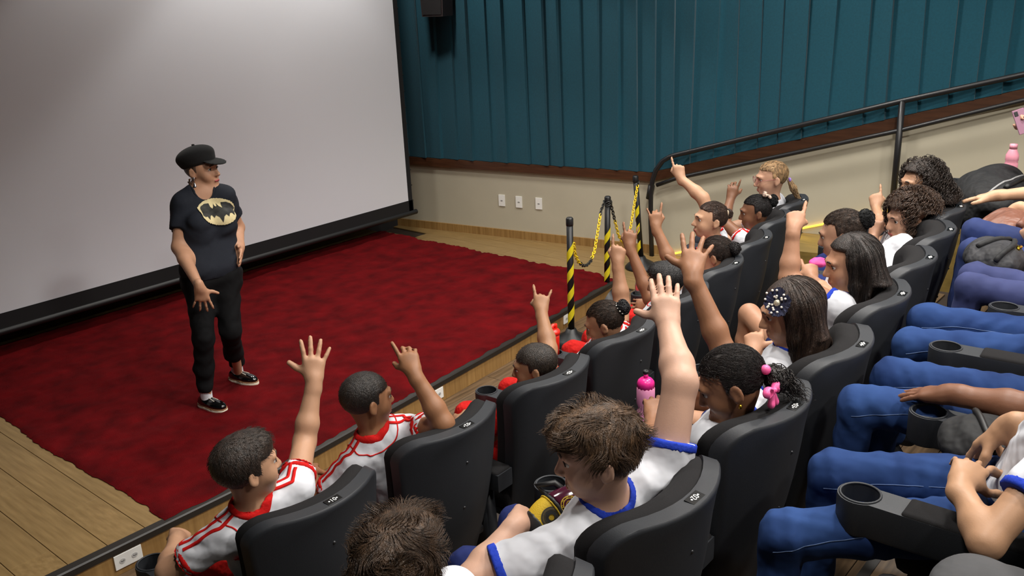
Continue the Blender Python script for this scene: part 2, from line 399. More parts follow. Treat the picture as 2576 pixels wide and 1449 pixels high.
# seating tiers
lowf = MB(); lowf.box((-3, 1.95, FL[0]-.3), (7.9, 4.2, FL[0]-.012)); lowf.box((6.0, 4.2, FL[0]-.3), (7.9, 8, FL[0]-.012))
floor = struct(lowf.build('floor', darkbase))
pd = plank_mesh(.16, 1.3, mt=mat('dark_floor_laminate_board', (74, 58, 42), .4, rgb2=(118, 95, 70), scale=3, stretch=(16, 1.2, 6), bump=.03, detail=7))
for r_, y in enumerate(np.arange(2.12, 3.95, .16)):
    x = .4-(r_*.53) % 1.3
    while x < 6.9: plank(floor, pd, x, y+.16, FL[0], rz=-math.pi/2); x += 1.3
for i in range(7):
    x = 6.12+i*.185; y = 4.1-(i*.4) % 1.22
    while y < 7.3:
        if y+1.22 < 7.9: plank(floor, pm, x, y, FL[0]+.004)
        y += 1.22
for t in (1, 2, 3):
    y1 = [0, 1.95, .82, -.33][t]; y0 = y1-1.15 if t < 3 else -5
    f = struct(MB().box((-3, y0-.05, FL[t]-.35), (6.75, y1, FL[t]-.012)).build('floor_tier_%d' % t, darkbase))
    if t < 3:
        for r_ in range(7):
            x = .3-(r_*.53) % 1.3+t*.4
            while x < 6.75-1.0: plank(f, pd, x, y1-.16*r_, FL[t], rz=-math.pi/2); x += 1.3
    MB().box((-3, y1-.03, FL[t]-.02), (6.75, y1+.006, FL[t]+.003)).build('nosing', mat('dark_rubber_nosing', (34, 30, 26), .45), f)
# aisle steps along the side wall, with a lit rope at the foot of the wall
gold = mat('aisle_step_laminate', (104, 86, 44), .35, rgb2=(140, 116, 62), scale=3, stretch=(14, 1.2, 6))
ais = None
for i in range(10):
    s0 = wall_s(4.1)+i*.5; z = FL[0]+.04+.1535*i; s1 = s0+.5
    a, b = wall_pt(s0, .0), wall_pt(s1, 0); w = .6
    q = [(a[0], a[1]), (b[0], b[1]), (b[0]-w, b[1]), (a[0]-w, a[1])]
    o = MB().prism(q[::-1], lambda u, v, t: (u, v, t), FL[0]-.05, z).build('floor_aisle' if ais is None else 'step', gold, ais)
    if ais is None: ais = struct(o)
    e = MB(); e.prism([(a[0], a[1]+.01), (a[0], a[1]-.03), (a[0]-w, a[1]-.03), (a[0]-w, a[1]+.01)][::-1], lambda u, v, t: (u, v, t), z-.02, z+.004); e.build('step_nosing', mat('dark_rubber_nosing', (34, 30, 26), .45), ais)
# side wall
def wall_prism(prof_st, off0, off1): return MB().prism(prof_st, lambda s, z, t: wall_pt(s, t, z), off0, off1)
S0, S1 = -1.4, 12.0
side = struct(wall_prism([(S0, FL[0]-.2), (S1, FL[0]-.2), (S1, CEIL+.1), (S0, CEIL+.1)], -.2, 0).build('wall_side', cream))
sc = wall_s(4.498); slope = .2815
def rail_z(s, lo): return (.574 if lo else .66)+max(0, s-sc)*slope*.983*(1.0)
se = 9.0
wall_prism([(S0, .572), (sc, .575), (se, rail_z(se, 1)-.02), (se, rail_z(se, 0)), (sc, .66), (S0, .658)], -.01, .035).build('dado_rail', brown, side)
struct(wall_prism([(S0, FL[0]), (wall_s(4.3), FL[0]), (wall_s(4.3), -.06), (S0, -.06)], -.01, .018).build('baseboard_side', oak2))
# curtain hung in knife pleats above the rail
def curtain():
    r = np.random.default_rng(5); s = S0; prof = []
    while s < 10.5:
        w = r.uniform(.15, .25); d = r.uniform(.035, .06)
        k = 7
        for i in range(k): t = i/(k-1); prof.append((s+w*t, .035+d*(t**1.4)+r.normal(0, .0015)))
        prof.append((s+w+.004, .035+d*.4)); s += w
    prof = np.array(prof); n = len(prof); zs = np.linspace(0, 1, 9); vs = []
    wob = r.normal(0, 1, (n//8+3,)); 
    for t in zs:
        for i, (a, o) in enumerate(prof):
            g = wob[i//8]*.018*(1-t)**2; zb = rail_z(a+g, 0)+.003; z = zb+(CEIL-zb)*t
            vs.append(wall_pt(a+g, .006+(o-.03)*(1-.25*(1-t)), z))
    idx = np.arange(n*9).reshape(9, n); Q = np.stack([idx[:-1, :-1], idx[1:, :-1], idx[1:, 1:], idx[:-1, 1:]], -1).reshape(-1, 4)
    me = quads_mesh(np.array(vs), Q)
    try: me.set_sharp_from_angle(angle=math.radians(50))
    except Exception: pass
    return me
tag(link('wall_curtain', curtain(), teal), 'wide teal pleated curtain covering the side wall above the rail', 'curtain')
# rope light
rp = [wall_pt(s, .02, FL[0]+.02+.3125*.983*(s-wall_s(4.29))) for s in np.linspace(wall_s(4.32), 7.2, 60)]
rope = MB().tube(rp, .009, 6).build('rope_light', mat('yellow_rope_light', (255, 205, 60), .4, emit=2.2))
tag(rope, 'glowing yellow rope light running along the foot of the cream wall', 'rope light')
# wall plates
def wall_plate(px, py):
    c = on_wall(px, py); s = (c[:2]-WA)@WD; e = empty('light_switch', wall_pt(s, 0, c[2]))
    wall_prism([(s-.037, c[2]-.062), (s+.037, c[2]-.062), (s+.037, c[2]+.062), (s-.037, c[2]+.062)], 0, .009)
    q = MB().prism([(-.037, -.06), (.037, -.06), (.037, .06), (-.037, .06)], lambda u, v, t: (WD[0]*u+WN[0]*t, WD[1]*u+WN[1]*t, v), 0, .009).build('cover_plate', white, e)
    MB().prism([(-.012, -.004), (.0, -.007), (.012, -.004), (.012, .003), (0, .006), (-.012, .003)], lambda u, v, t: (WD[0]*u+WN[0]*t, WD[1]*u+WN[1]*t, v), .008, .0115).build('button', grey, e)
    return e
for (p, w) in zip([(1263, 504), (1306, 508), (1356, 512)], ['leftmost, nearest the screen', 'middle one', 'rightmost, nearest the striped posts']):
    tag(wall_plate(*p), 'white blank wall plate with a centre hole, %s of three' % w, 'wall plate', 'white plates on the cream wall')
def stage_outlet(x, z, w=.135, h=.075, two=True):
    y = edge_y(x)-.014; e = empty('power_outlet', (x, y, z)); rz = math.atan2(edge_y(x+.1)-edge_y(x-.1), .2); e.rotation_euler[2] = rz
    MB().box((-w/2, -.008, -h/2), (w/2, 0, h/2), .002).build('cover_plate', white, e)
    for u in ((-.03, .03) if two else (0,)):
        MB().prism([(u+.013*math.cos(a)*1.15, .013*math.sin(a)) for a in np.linspace(0, 2*math.pi, 12, endpoint=False)][::-1], lambda a, b, t: (a, t, b), -.0095, -.006).build('socket', mat('socket_shade', (190, 190, 188), .5), e)
        for du in (-.006, 0, .006): MB().box((u+du-.0017, -.0103, -.002+abs(du)*.4-.002), (u+du+.0017, -.0093, .002+abs(du)*.4-.002)).build('pin_hole', black, e)
    return e
tag(stage_outlet(1.55, -.078), 'double white power outlet on the stage front beside the left corner', 'power outlet', 'outlets on the stage front')
tag(stage_outlet(3.70, -.08, .08, .075, False), 'white outlet on the stage front behind the raised bent arm', 'power outlet', 'outlets on the stage front')
tag(stage_outlet(5.27, -.07, .135, .075), 'white outlet on the stage front behind the nearest striped post', 'power outlet', 'outlets on the stage front')
# screen
SY = 6.8; sx0, sx1 = .35, 6.37; zb = .165; tilt = .03
scr = empty('projection_screen', ((sx0+sx1)/2, SY, 0))
def loc(o, p): o.location = -V(p) if False else o.location; return o
def part_at(mb, name, m, e, **k):
    o = mb.build(name, m, e, **k); me = o.data; l = V(e.location); co = np.zeros(len(me.vertices)*3, np.float32); me.vertices.foreach_get('co', co); co = co.reshape(-1, 3)-l
    me.vertices.foreach_set('co', co.astype(np.float32).ravel()); me.update(); return o
def screen_y(z): return SY-.0
zt = 3.75
part_at(MB().box((sx0+.08, SY-.004, zb+.15), (sx1-.075, SY+.004, zt)), 'fabric', screenm, scr)
bd = MB(); bd.box((sx0, SY-.008, zb+.02), (sx0+.085, SY+.003, zt)); bd.box((sx1-.083, SY-.008, zb+.02), (sx1-.03, SY+.003, zt)); bd.box((sx0, SY-.008, zb+.03), (sx1-.02, SY+.003, zb+.155)); bd.box((sx0, SY-.008, zt), (sx1-.03, SY+.003, zt+.1))
part_at(bd, 'border', mat('black_screen_border', (16, 16, 18), .8), scr)
part_at(MB().tube([(sx0-.05, SY, zb+.02), (sx1+.02, SY, zb+.02)], .026, 14), 'bottom_bar', black, scr, angle=40)
tabm = None
for z in np.arange(zb+.15, zt, .16):
    if tabm is None: q = MB().tube([(0, 0, 0), (.018, 0, 0)], .006, 8); tabm = mesh(q.v, q.f); tabm.materials.append(black)
    o = link('tension_tab', tabm, None, scr); o.location = V(sx1-.036, SY-.004, z)-V(scr.location)
part_at(MB().box((sx0-.1, SY-.1, zt+.08), (sx1+.05, SY+.08, zt+.25), .01), 'roller_case', black, scr)
tag(scr, 'large blank white projection screen with black border behind the stage', 'projection screen')
# other walls, ceiling
wdark = mat('dark_backdrop_paint', (26, 24, 26), .8)
struct(MB().box((-3, 7.5, FL[0]-.3), (6.85, 7.7, CEIL+.1)).build('wall_front', wdark))
wl = mat('grey_wall_paint', (120, 116, 108), .7)
struct(MB().box((-3.2, -5, -.5), (-3, 7.7, CEIL+.1)).build('wall_left', mat('teal_wall_panel', (26, 92, 104), .8)))
struct(MB().box((-3.2, -5.2, -.5), (9.5, -5, CEIL+.1)).build('wall_back', wl))
struct(MB().box((-3.2, -5.2, CEIL), (9.5, 7.8, CEIL+.15)).build('ceiling', mat('ceiling_paint', (120, 118, 114), .8)))
for i, (x, y, w, s) in enumerate(DOWNLIGHTS):
    e = empty('ceiling_downlight', (x, y, CEIL))
    MB().lathe([(.11, 0), (.11, -.012), (.09, -.018), (.085, -.004), (.085, .0)], 20, cap=False).build('trim_ring', white, e, smooth=True)
    MB().lathe([(.0845, -.003), (.02, -.003)], 20).build('diffuser', mat('lit_diffuser', (255, 240, 214), .5, emit=3), e)
    tag(e, 'round recessed ceiling downlight, %s of those above %s' % (['leftmost', 'middle', 'rightmost'][i % 3] if i < 9 else ['left one', 'right one'][i-9], ['the second row', 'the rear seats', 'the front row', 'the screen'][i//3]), 'downlight', 'recessed ceiling downlights')
# loudspeaker on the curtain
def speaker():
    c = on_wall(1112, 40, .12); s = (c[:2]-WA)@WD; e = empty('wall_speaker', wall_pt(s, 0, c[2])); f = lambda u, v, t: (WD[0]*u+WN[0]*t, WD[1]*u+WN[1]*t, v)
    MB().prism([(-.14, 0), (.11, 0), (.13, .42), (-.16, .42)], f, .09, .27).build('cabinet', mat('brown_speaker_vinyl', (46, 36, 36), .6), e)
    MB().prism([(-.125, .02), (.095, .02), (.115, .40), (-.145, .40)], f, .268, .278).build('grille', mat('speaker_grille_cloth', (26, 24, 25), .9), e)
    MB().prism([(-.03, .1), (.03, .1), (.03, .3), (-.03, .3)], f, 0, .1).build('bracket', black, e)
    return tag(e, 'dark brown loudspeaker mounted high on the teal curtain', 'loudspeaker')
speaker()
# handrail
hr = empty('handrail', wall_pt(wall_s(4.49), .09, FL[0]))
def wp(px, py, off=.09): return on_wall(px, py, off)
T = [wp(1700, 390), wp(2270, 254), wp(2576, 187)]; B = [wp(1652, 466), wp(1700, 449), wp(2270, 327), wp(2576, 252)]
far = T[2]+(T[2]-T[1])*1.6; farb = B[3]+(B[3]-B[2])*1.6
bend = [wp(1640, 650), wp(1637, 560), wp(1637, 490), wp(1641, 455), wp(1650, 428), wp(1667, 405), wp(1684, 395)]
part_at(MB().tube(bend+[T[0], T[1], T[2], far], .023, 12), 'top_rail', blackmetal, hr, smooth=True)
part_at(MB().tube(B+[farb], .019, 12), 'middle_rail', blackmetal, hr, smooth=True)
pb = wp(2250, 480); pt = wp(2270, 254); q = wall_pt((pt[:2]-WA)@WD, .09, 0)
part_at(MB().tube([(q[0], q[1], .45), (q[0], q[1], pt[2])], .026, 12), 'post', blackmetal, hr, smooth=True)
part_at(MB().tube([wp(1633, 500, .08), wp(1639, 466, .08)], .032, 12), 'sleeve', black, hr, smooth=True)
tag(hr, 'black steel handrail with two rails climbing along the side wall', 'handrail')
# barrier posts and chains
yel = mat('yellow_tape', (226, 208, 38), .45); pblk = mat('black_post_plastic', (20, 20, 22), .45)
def post(x, y, h, label, lean=(0, 0)):
    e = empty('barrier_post', (x, y, FL[0])); r = .024
    MB().lathe([(.15, 0), (.15, .02), (.12, .05), (.05, .09), (.035, .12)], 24).build('base', pblk, e, smooth=True)
    MB().tube([(0, 0, .1), (lean[0], lean[1], h)], r, 16).build('pole', pblk, e, smooth=True)
    MB().lathe([(.026, 0), (.027, .01), (.027, .05), (.02, .06)], 16, c=(lean[0], lean[1], h-.045)).build('cap', pblk, e, smooth=True)
    z = .1
    ph = 1.0
    while z < h-.28:
        vs = []; n = 22
        for i in range(n+1):
            a = ph+i/n*2*math.pi*.92; zz = z+i/n*.20
            for dz in (0, .075):
                t = min((zz+dz)/h, .96); vs.append((lean[0]*t+(r+.0012)*math.cos(a), lean[1]*t+(r+.0012)*math.sin(a), t*h))
        MB().add(vs, [(2*i, 2*i+2, 2*i+3, 2*i+1) for i in range(n)]).build('yellow_stripe', yel, e, smooth=True)
        z += .168; ph += .25
    return tag(e, label, 'barrier post', 'striped barrier posts beside the stage')
pp = [on_z(1440, 838, FL[0]), on_z(1527, 752, FL[0]), on_z(1613, 675, FL[0])]
pp[0][1] = min(pp[0][1], edge_y(pp[0][0])-.17); pp[0] = on_z(1438, 864, FL[0])
tops = []
for p, tp, lb in zip(pp, [(1433, 552), (1529, 498), (1597, 446)], ['nearest black and yellow striped barrier post, its base below the stage edge', 'middle black and yellow striped barrier post with chain knotted round its top', 'farthest black and yellow striped barrier post beside the cream wall and handrail']):
    t = at_depth(*tp, p); t = CAM+ray(*tp)*(np.linalg.norm((p-CAM)[:2])/np.linalg.norm(ray(*tp)[:2])); h = t[2]-p[2]
    post(p[0], p[1], h, lb, tuple((t-p)[:2]*.9)); tops.append(V(p[0]+(t-p)[0]*.9, p[1]+(t-p)[1]*.9, t[2]))
def link_mesh(m):
    a, b, r = .018, .011, .0042; vs = []; n, k = 14, 6
    for i in range(n):
        t = 2*math.pi*i/n; c = V(a*math.copysign(abs(math.cos(t))**.8, math.cos(t)), b*math.copysign(abs(math.sin(t))**.8, math.sin(t)), 0); nn = nrm((math.cos(t)*b, math.sin(t)*a, 0))
        for j in range(k): s = 2*math.pi*j/k; vs.append(c+r*(math.cos(s)*nn+math.sin(s)*V(0, 0, 1)))
    me = mesh(vs, [(i*k+j, ((i+1) % n)*k+j, ((i+1) % n)*k+(j+1) % k, i*k+(j+1) % k) for i in range(n) for j in range(k)], True); me.materials.append(m); return me
ly, lk = link_mesh(mat('yellow_chain_plastic', (228, 196, 30), .4)), link_mesh(mat('black_chain_plastic', (38, 38, 36), .4))
def chain(path, colours, label):
    path = [V(p) for p in path]; e = empty('barrier_chain', path[0]); L = [0]
    for a, b in zip(path, path[1:]): L.append(L[-1]+np.linalg.norm(b-a))
    A = np.array(path); n = int(L[-1]/.0275)
    for i in range(n):
        s = (i+.5)/n*L[-1]; p = V(*[np.interp(s, L, A[:, k]) for k in range(3)]); p2 = V(*[np.interp(min(s+.01, L[-1]), L, A[:, k]) for k in range(3)]); p1 = V(*[np.interp(max(s-.01, 0), L, A[:, k]) for k in range(3)])
        x = nrm(p2-p1); y = nrm(np.cross((.3, .8, .1), x)); z = np.cross(x, y)
        if i % 2: y, z = z, -y
        o = bpy.data.objects.new('link', lk if colours(i/n) else ly); COL.objects.link(o); o.parent = e
        o.matrix_local = Matrix(((x[0], y[0], z[0], p[0]-path[0][0]), (x[1], y[1], z[1], p[1]-path[0][1]), (x[2], y[2], z[2], p[2]-path[0][2]), (0, 0, 0, 1)))
    return tag(e, label, 'chain', 'plastic chains between the barrier posts')
def px_path(pts, pa, pb):
    n = len(pts); return [at_depth(*p, pa+(pb-pa)*i/(n-1)) for i, p in enumerate(pts)]
t1, t2, t3 = tops
chain(px_path([(1443, 612), (1447, 640), (1455, 658), (1466, 668), (1476, 668), (1486, 657), (1496, 630), (1504, 580), (1512, 530), (1521, 508)], pp[0]+V(0, 0, .7), t2), lambda f: f > .86 or .22 < f < .47, 'sagging yellow chain with black links between nearest and middle posts')
chain(px_path([(1535, 508), (1542, 535), (1548, 560), (1556, 592), (1566, 610), (1577, 606), (1586, 575), (1593, 530), (1600, 490), (1606, 455)], t2, t3), lambda f: f < .16 or f > .95, 'yellow chain from middle post up to the farthest post')
kn = MB()
for k in range(3):
    kn.tube([t2+V(.034*math.cos(a), .034*math.sin(a), -.055+.012*k+.008*math.sin(3*a+k)) for a in np.linspace(0, 2*math.pi, 16, endpoint=False)], .005, 6, closed=True)
tag(kn.build('chain_loop', mat('black_chain_plastic', (38, 38, 36), .4), None, smooth=True), 'black chain loop wound round the middle post top', 'chain')
# ------------------------------------------------------------------ auditorium chairs
cfab = mat('charcoal_seat_fabric', (33, 32, 33), .95, noise=.2, scale=700, bump=.25, spec=.2)
cpla = mat('black_seat_plastic', (44, 46, 50), .5, noise=.05, scale=200, bump=.08, bscale=500, spec=.45)
HT = .978
def outline(inset=0, wt=.268, wb=.225, top=HT, bot=.26, rt=.085, rb=.09):
    pts = []
    def arc(cx, cz, r, a0, a1, n=7):
        for i in range(n): a = a0+(a1-a0)*i/(n-1); pts.append((cx+(r-inset)*math.cos(a), cz+(r-inset)*math.sin(a)))
    arc(wt-rt, top-rt, rt, 0, math.pi/2); n = 9
    for i in range(1, n): pts.append(((wt-rt)*(1-2*i/n), top-inset))
    arc(-wt+rt, top-rt, rt, math.pi/2, math.pi); m = 6
    for i in range(1, m): t = i/m; pts.append((-(wt-inset)+(wt-wb)*t, (top-rt)+(bot+rb-top+rt)*t))
    arc(-wb+rb, bot+rb, rb, math.pi, 1.5*math.pi)
    for i in range(1, n): pts.append(((wb-rb)*(-1+2*i/n), bot+inset))
    arc(wb-rb, bot+rb, rb, 1.5*math.pi, 2*math.pi)
    for i in range(1, m): t = i/m; pts.append(((wb-inset)+(wt-wb)*t, bot+rb+(top-rt-bot-rb)*t))
    return pts
def back_map(u, z, t): return (u, .11*(abs(u)/.268)**2+(HT-z)*.21-.02*math.sin(max(0, min(1, (z-.3)/.6))*math.pi)+t-.02, z)
def loft(rings):
    mb = MB(); n = None; vs = []
    for ins, t, kw in rings:
        o = outline(ins, **kw); n = len(o); vs += [back_map(u, z, t) for u, z in o]
    fs = [(i*n+k, (i+1)*n+k, (i+1)*n+(k+1) % n, i*n+(k+1) % n) for i in range(len(rings)-1) for k in range(n)]
    # caps as grids: connect matching left/right points through the middle
    for base, flip in ((0, 0), ((len(rings)-1)*n, 1)):
        ins, t, kw = rings[0 if not base else -1]; o = outline(ins, **kw)
        # mirror index: split at the top centre
        it = min(range(n), key=lambda k: (abs(o[k][0]) > .012, -o[k][1])); R = [(it-k) % n for k in range(n//2+1)]; Lx = [(it+k) % n for k in range(n//2+1)]
        cols = 8; grid = []
        for a, b in zip(Lx, R):
            row = [base+a]
            for c in range(1, cols):
                f = c/cols; u = o[a][0]+(o[b][0]-o[a][0])*f; z = o[a][1]+(o[b][1]-o[a][1])*f
                row.append(len(vs)); vs.append(back_map(u, z, t))
            row.append(base+b); grid.append(row)
        for r0, r1 in zip(grid, grid[1:]):
            for c in range(cols):
                q = [r0[c], r0[c+1], r1[c+1], r1[c]]; q2 = []
                for x in q:
                    if x not in q2: q2.append(x)
                if len(q2) > 2: fs.append(tuple(q2[::-1] if flip else q2))
    return mb.add(vs, fs)
Z = {}
shell_mb = loft([(.012, 0, Z), (.004, .003, Z), (0, .008, Z), (.0, .013, Z), (.0, .056, Z)])
P2 = dict(top=HT-.004, wt=.260, bot=.30)
pad_mb = loft([(.010, .052, P2), (0, .062, P2), (0, .100, P2), (.006, .116, P2), (.022, .132, P2), (.055, .138, P2)])
def mb_mesh(mb, m, angle=None, smooth=True):
    me = mesh(mb.v, mb.f, smooth); me.materials.append(m)
    bm = bmesh.new(); bm.from_mesh(me); bmesh.ops.remove_doubles(bm, verts=bm.verts, dist=1e-5); bmesh.ops.recalc_face_normals(bm, faces=bm.faces); bm.to_mesh(me); bm.free()
    if angle:
        me.polygons.foreach_set('use_smooth', [True]*len(me.polygons)); me.set_sharp_from_angle(angle=math.radians(angle))
    return me
ME = dict(back_shell=mb_mesh(shell_mb, cpla, 40), back_pad=mb_mesh(pad_mb, cfab))
ME['seat'] = mb_mesh(MB().box((-.25, .17, .35), (.25, .66, .46), .035), cfab)
ME['seat_pan'] = mb_mesh(MB().box((-.235, .18, .315), (.235, .62, .352), .008), cpla)
# armrest: body with a round cup holder at its front end
AY0, AC, AR, AZ = .14, .74, .060, .60
def arm_poly(w=.047, ext=0):
    a0 = math.asin(w/(AR+ext)); pts = [(-w, AY0), (w, AY0)]
    for a in np.linspace(-math.pi/2+a0*0+1.0-1.0, math.pi/2, 2)[:0]: pass
    ys = AC-math.sqrt(max((AR+ext)**2-w*w, 0)); pts += [(w, ys-.06)]
    th0 = math.atan2(ys-AC, w)
    for a in np.linspace(th0, math.pi-th0, 22): pts.append(((AR+ext)*math.cos(a), AC+(AR+ext)*math.sin(a)))
    pts += [(-w, ys-.06)]
    return pts
def arm_body():
    mb = MB(); ap = arm_poly(); n = len(ap); hole = [(.050*math.cos(a), AC+.050*math.sin(a)) for a in np.linspace(-math.pi/2, 1.5*math.pi, 28, endpoint=False)]
    rings = [(z, s) for z, s in ((AZ-.10, .94), (AZ-.092, .985), (AZ-.006, 1.0), (AZ, .985))]
    vs = []
    for z, s in rings:
        for x, y in ap:
            zz = z if (z > AZ-.05) else z+ (0 if y > AC-.12 else .02)
            vs.append((x*s, AC+(y-AC)*s if y > AC-.1 else y, zz))
    fs = [(i*n+k, i*n+(k+1) % n, (i+1)*n+(k+1) % n, (i+1)*n+k) for i in range(3) for k in range(n)]+[tuple(range(n-1, -1, -1))]
    mb.add(vs, fs); b3 = 3*n; hn = len(hole); off = len(mb.v)
    mb.v += [(x, y, AZ) for x, y in hole]+[(x*.985, AC+(y-AC)*.985, AZ-.075) for x, y in hole]
    # top face with a hole: triangulate between outer ring and hole by bmesh
    bm = bmesh.new(); ov = [bm.verts.new(vs[b3+k]) for k in range(n)]; hv = [bm.verts.new(mb.v[off+k]) for k in range(hn)]
    es = [bm.edges.new((ov[k], ov[(k+1) % n])) for k in range(n)]+[bm.edges.new((hv[k], hv[(k+1) % hn])) for k in range(hn)]
    bmesh.ops.triangle_fill(bm, edges=es, use_beauty=True); mp = {v: b3+i for i, v in enumerate(ov)}; mp.update({v: off+i for i, v in enumerate(hv)})
    mb.f += [tuple(mp[v] for v in f.verts) for f in bm.faces]; bm.free()
    mb.f += [(off+k, off+(k+1) % hn, off+hn+(k+1) % hn, off+hn+k) for k in range(hn)]+[tuple(off+hn+k for k in range(hn))]
    return mb
ME['armrest'] = mb_mesh(arm_body(), cpla, 40)
ME['arm_pad'] = mb_mesh(MB().box((-.046, AY0+.005, AZ-.03), (.046, AC-.118, AZ+.010), .010), cfab)
ME['cup_rim'] = mb_mesh(MB().tube([(.052*math.cos(a), AC+.052*math.sin(a), AZ+.001) for a in np.linspace(0, 2*math.pi, 28, endpoint=False)], .0035, 6, closed=True), cpla)
ME['arm_support'] = mb_mesh(MB().prism([(.2, 0), (.52, 0), (.47, .06), (.40, .14), (.40, AZ-.085), (.24, AZ-.085)], lambda y, z, x: (x, y, z), -.03, .03), cpla)
ME['screw'] = mb_mesh(MB().lathe([(.006, -.003), (.005, .002), (.0, .003)], 10, cap=False), mat('screw_dark', (70, 70, 72), .3, metal=.6))
nplate = mat('number_plate_black', (8, 8, 9), .3); nwhite = mat('number_print_white', (235, 235, 235), .5)
TXT = {}
def chair(x, y, z, rz, num, label, group, arms=(-1,), ax=.302):
    e = empty('auditorium_chair', (x, y, z), rz)
    for k in ('back_shell', 'back_pad', 'seat', 'seat_pan'): link(k, ME[k], None, e)
    for s in arms:
        a = link('armrest', ME['armrest'], None, e); a.location.x = s*ax
        for k in ('arm_pad', 'cup_rim'): link(k, ME[k], None, a)
        link('arm_support', ME['arm_support'], None, e).location.x = s*ax
    for u, zz in ((-.02, .83), (-.02, .62)):
        q = link('screw', ME['screw'], None, e); p = back_map(u, zz, -.001); q.location = p; q.rotation_euler[0] = math.pi/2+.2
    if num:
        n_ = V(0, -.12, .9928); up = V(0, -.9928, -.12); xx = V(-1, 0, 0); c = V(back_map(0, HT, .032))+V(0, 0, .0012)
        M = Matrix(((xx[0], up[0], n_[0], c[0]), (xx[1], up[1], n_[1], c[1]), (xx[2], up[2], n_[2], c[2]), (0, 0, 0, 1)))
        if 'plate' not in TXT: TXT['plate'] = mb_mesh(MB().box((-.030, -.0150, -.003), (.030, .0150, .001), .0008), nplate, smooth=False)
        pl = link('number_plate', TXT['plate'], None, e); pl.matrix_local = M
        if num not in TXT:
            TXT[num] = text_mesh('\u2022'+num+'\u2022', .0235); TXT[num].materials.clear(); TXT[num].materials.append(nwhite)
        t = link('number', TXT[num], None, pl); t.location = (0, -.001, .0013)
    return tag(e, label, 'chair', group)
ORD = ['first', 'second', 'third', 'fourth', 'fifth', 'sixth', 'seventh', 'eighth', 'ninth']
R1 = [(1.56, 2.15, 0), (2.21, 2.15, 0), (2.82, 2.12, .01), (3.41, 2.13, .04), (4.03, 2.17, .09), (4.61, 2.25, .14), (5.20, 2.34, .17), (5.76, 2.45, .19), (6.27, 2.55, .19)]
R2 = [(1.22, .97, 0), (1.82, .97, 0), (2.46, .98, .01), (3.06, .99, .05), (3.68, 1.05, .09), (4.25, 1.11, .1), (4.79, 1.17, .14), (5.31, 1.26, .18), (5.88, 1.38, .2)]
R3 = [(1.87, -.06, 0), (2.50, -.05, .0), (3.12, -.04, .03), (3.72, .08, .06), (4.30, .02, .08), (4.88, .06, .1), (5.46, .12, .14), (6.02, .2, .18)]
for i, (x, y, r) in enumerate(R1):
    chair(x, y, FL[0], r, '%02d' % (i+1), 'black chair numbered %02d in the front row, %s from the left' % (i+1, ORD[i]), 'front row chairs', (-1, 1) if i == 8 else (-1,))
for i, (x, y, r) in enumerate(R2):
    chair(x, y, FL[1], r, '%02d' % (i+1), 'black chair numbered %02d in the second row, %s from the left' % (i+1, ORD[i]), 'second row chairs', (-1, 1) if i == 8 else (-1,), .262 if i == 3 else .302)
for i, (x, y, r) in enumerate(R3):
    chair(x, y, FL[2], r, None, 'black cup-holder chair of the third row, %s from the camera' % ORD[i], 'third row chairs', (-1, 1) if i == 7 else (-1,))
# ------------------------------------------------------------------ people: anatomy
def capped(q, *planes): q.append([(V(p), nrm(n)) for p, n in planes]); return q
class Frame:
    def __init__(s, o, y, up=(0, 0, 1), scale=1, roll=0):
        s.o = V(o); s.s = scale; y = nrm(y); x = nrm(np.cross(y, up)); z = np.cross(x, y)
        c, q = math.cos(roll), math.sin(roll); s.R = np.array([c*x+q*z, y, -q*x+c*z])
    def __call__(s, *L): return s.o+(V(*L)*s.s)@s.R
    def loc(s, P): return ((np.asarray(P)-s.o)@s.R.T)/s.s
    def dir(s, *L): return nrm(V(*L)@s.R)
    def ell(s, c, r, k=.02, op='e', R=None): return ell(s(*c), V(*r)*s.s, s.R if R is None else R@s.R, k*s.s, op)
    def cone(s, a, b, ra, rb, k=.02): return cone(s(*a), s(*b), ra*s.s, rb*s.s, k*s.s)
def face_dir(yaw, pitch): y, p = math.radians(yaw), math.radians(pitch); return V(math.sin(y)*math.cos(p), math.cos(y)*math.cos(p), math.sin(p))
def head_prims(F, adult=0):
    p = [F.ell((0, -.014, .026), (.072, .089, .076), 0), F.ell((0, .026, -.034), (.056, .060, .068), .04), F.ell((0, .052, -.082-.006*adult), (.028, .026, .022), .03)]
    for s in (-1, 1):
        p += [F.ell((s*.033, .050, -.036), (.026, .026, .030), .02), F.cone((s*.012, .0855, .021), (s*.040, .072, .020), .009, .008, .016)]
    p += [F.cone((0, .080, .010), (0, .101+.003*adult, -.030), .0072, .0110, .012)]
    for s in (-1, 1): p += [F.ell((s*.0105, .0925, -.034), (.0075, .008, .0065), .007), F.ell((s*.031, .0935, .003), (.017, .011, .010), .012, 'x')]
    p += [F.cone((-.017, .0845, -.0600), (.017, .0845, -.0600), .0052, .0052, .009), F.cone((-.013, .0835, -.0705), (.013, .0835, -.0705), .0058, .0058, .009)]
    for s in (-1, 1):
        a = s*.30; R = np.array([[math.cos(a), math.sin(a), 0], [-math.sin(a), math.cos(a), 0], [0, 0, 1]])
        p += [F.ell((s*.0765, -.016, -.008), (.0085, .019, .029), .007, R=R), F.ell((s*.0735, -.010, -.030), (.006, .009, .010), .008), F.ell((s*.0850, -.012, -.005), (.006, .0105, .018), .005, 'x', R=R)]
    return p
FING = {'index': (.0315, .0835, .064), 'middle': (.0105, .0880, .071), 'ring': (-.0105, .0850, .065), 'little': (-.0300, .0760, .051)}
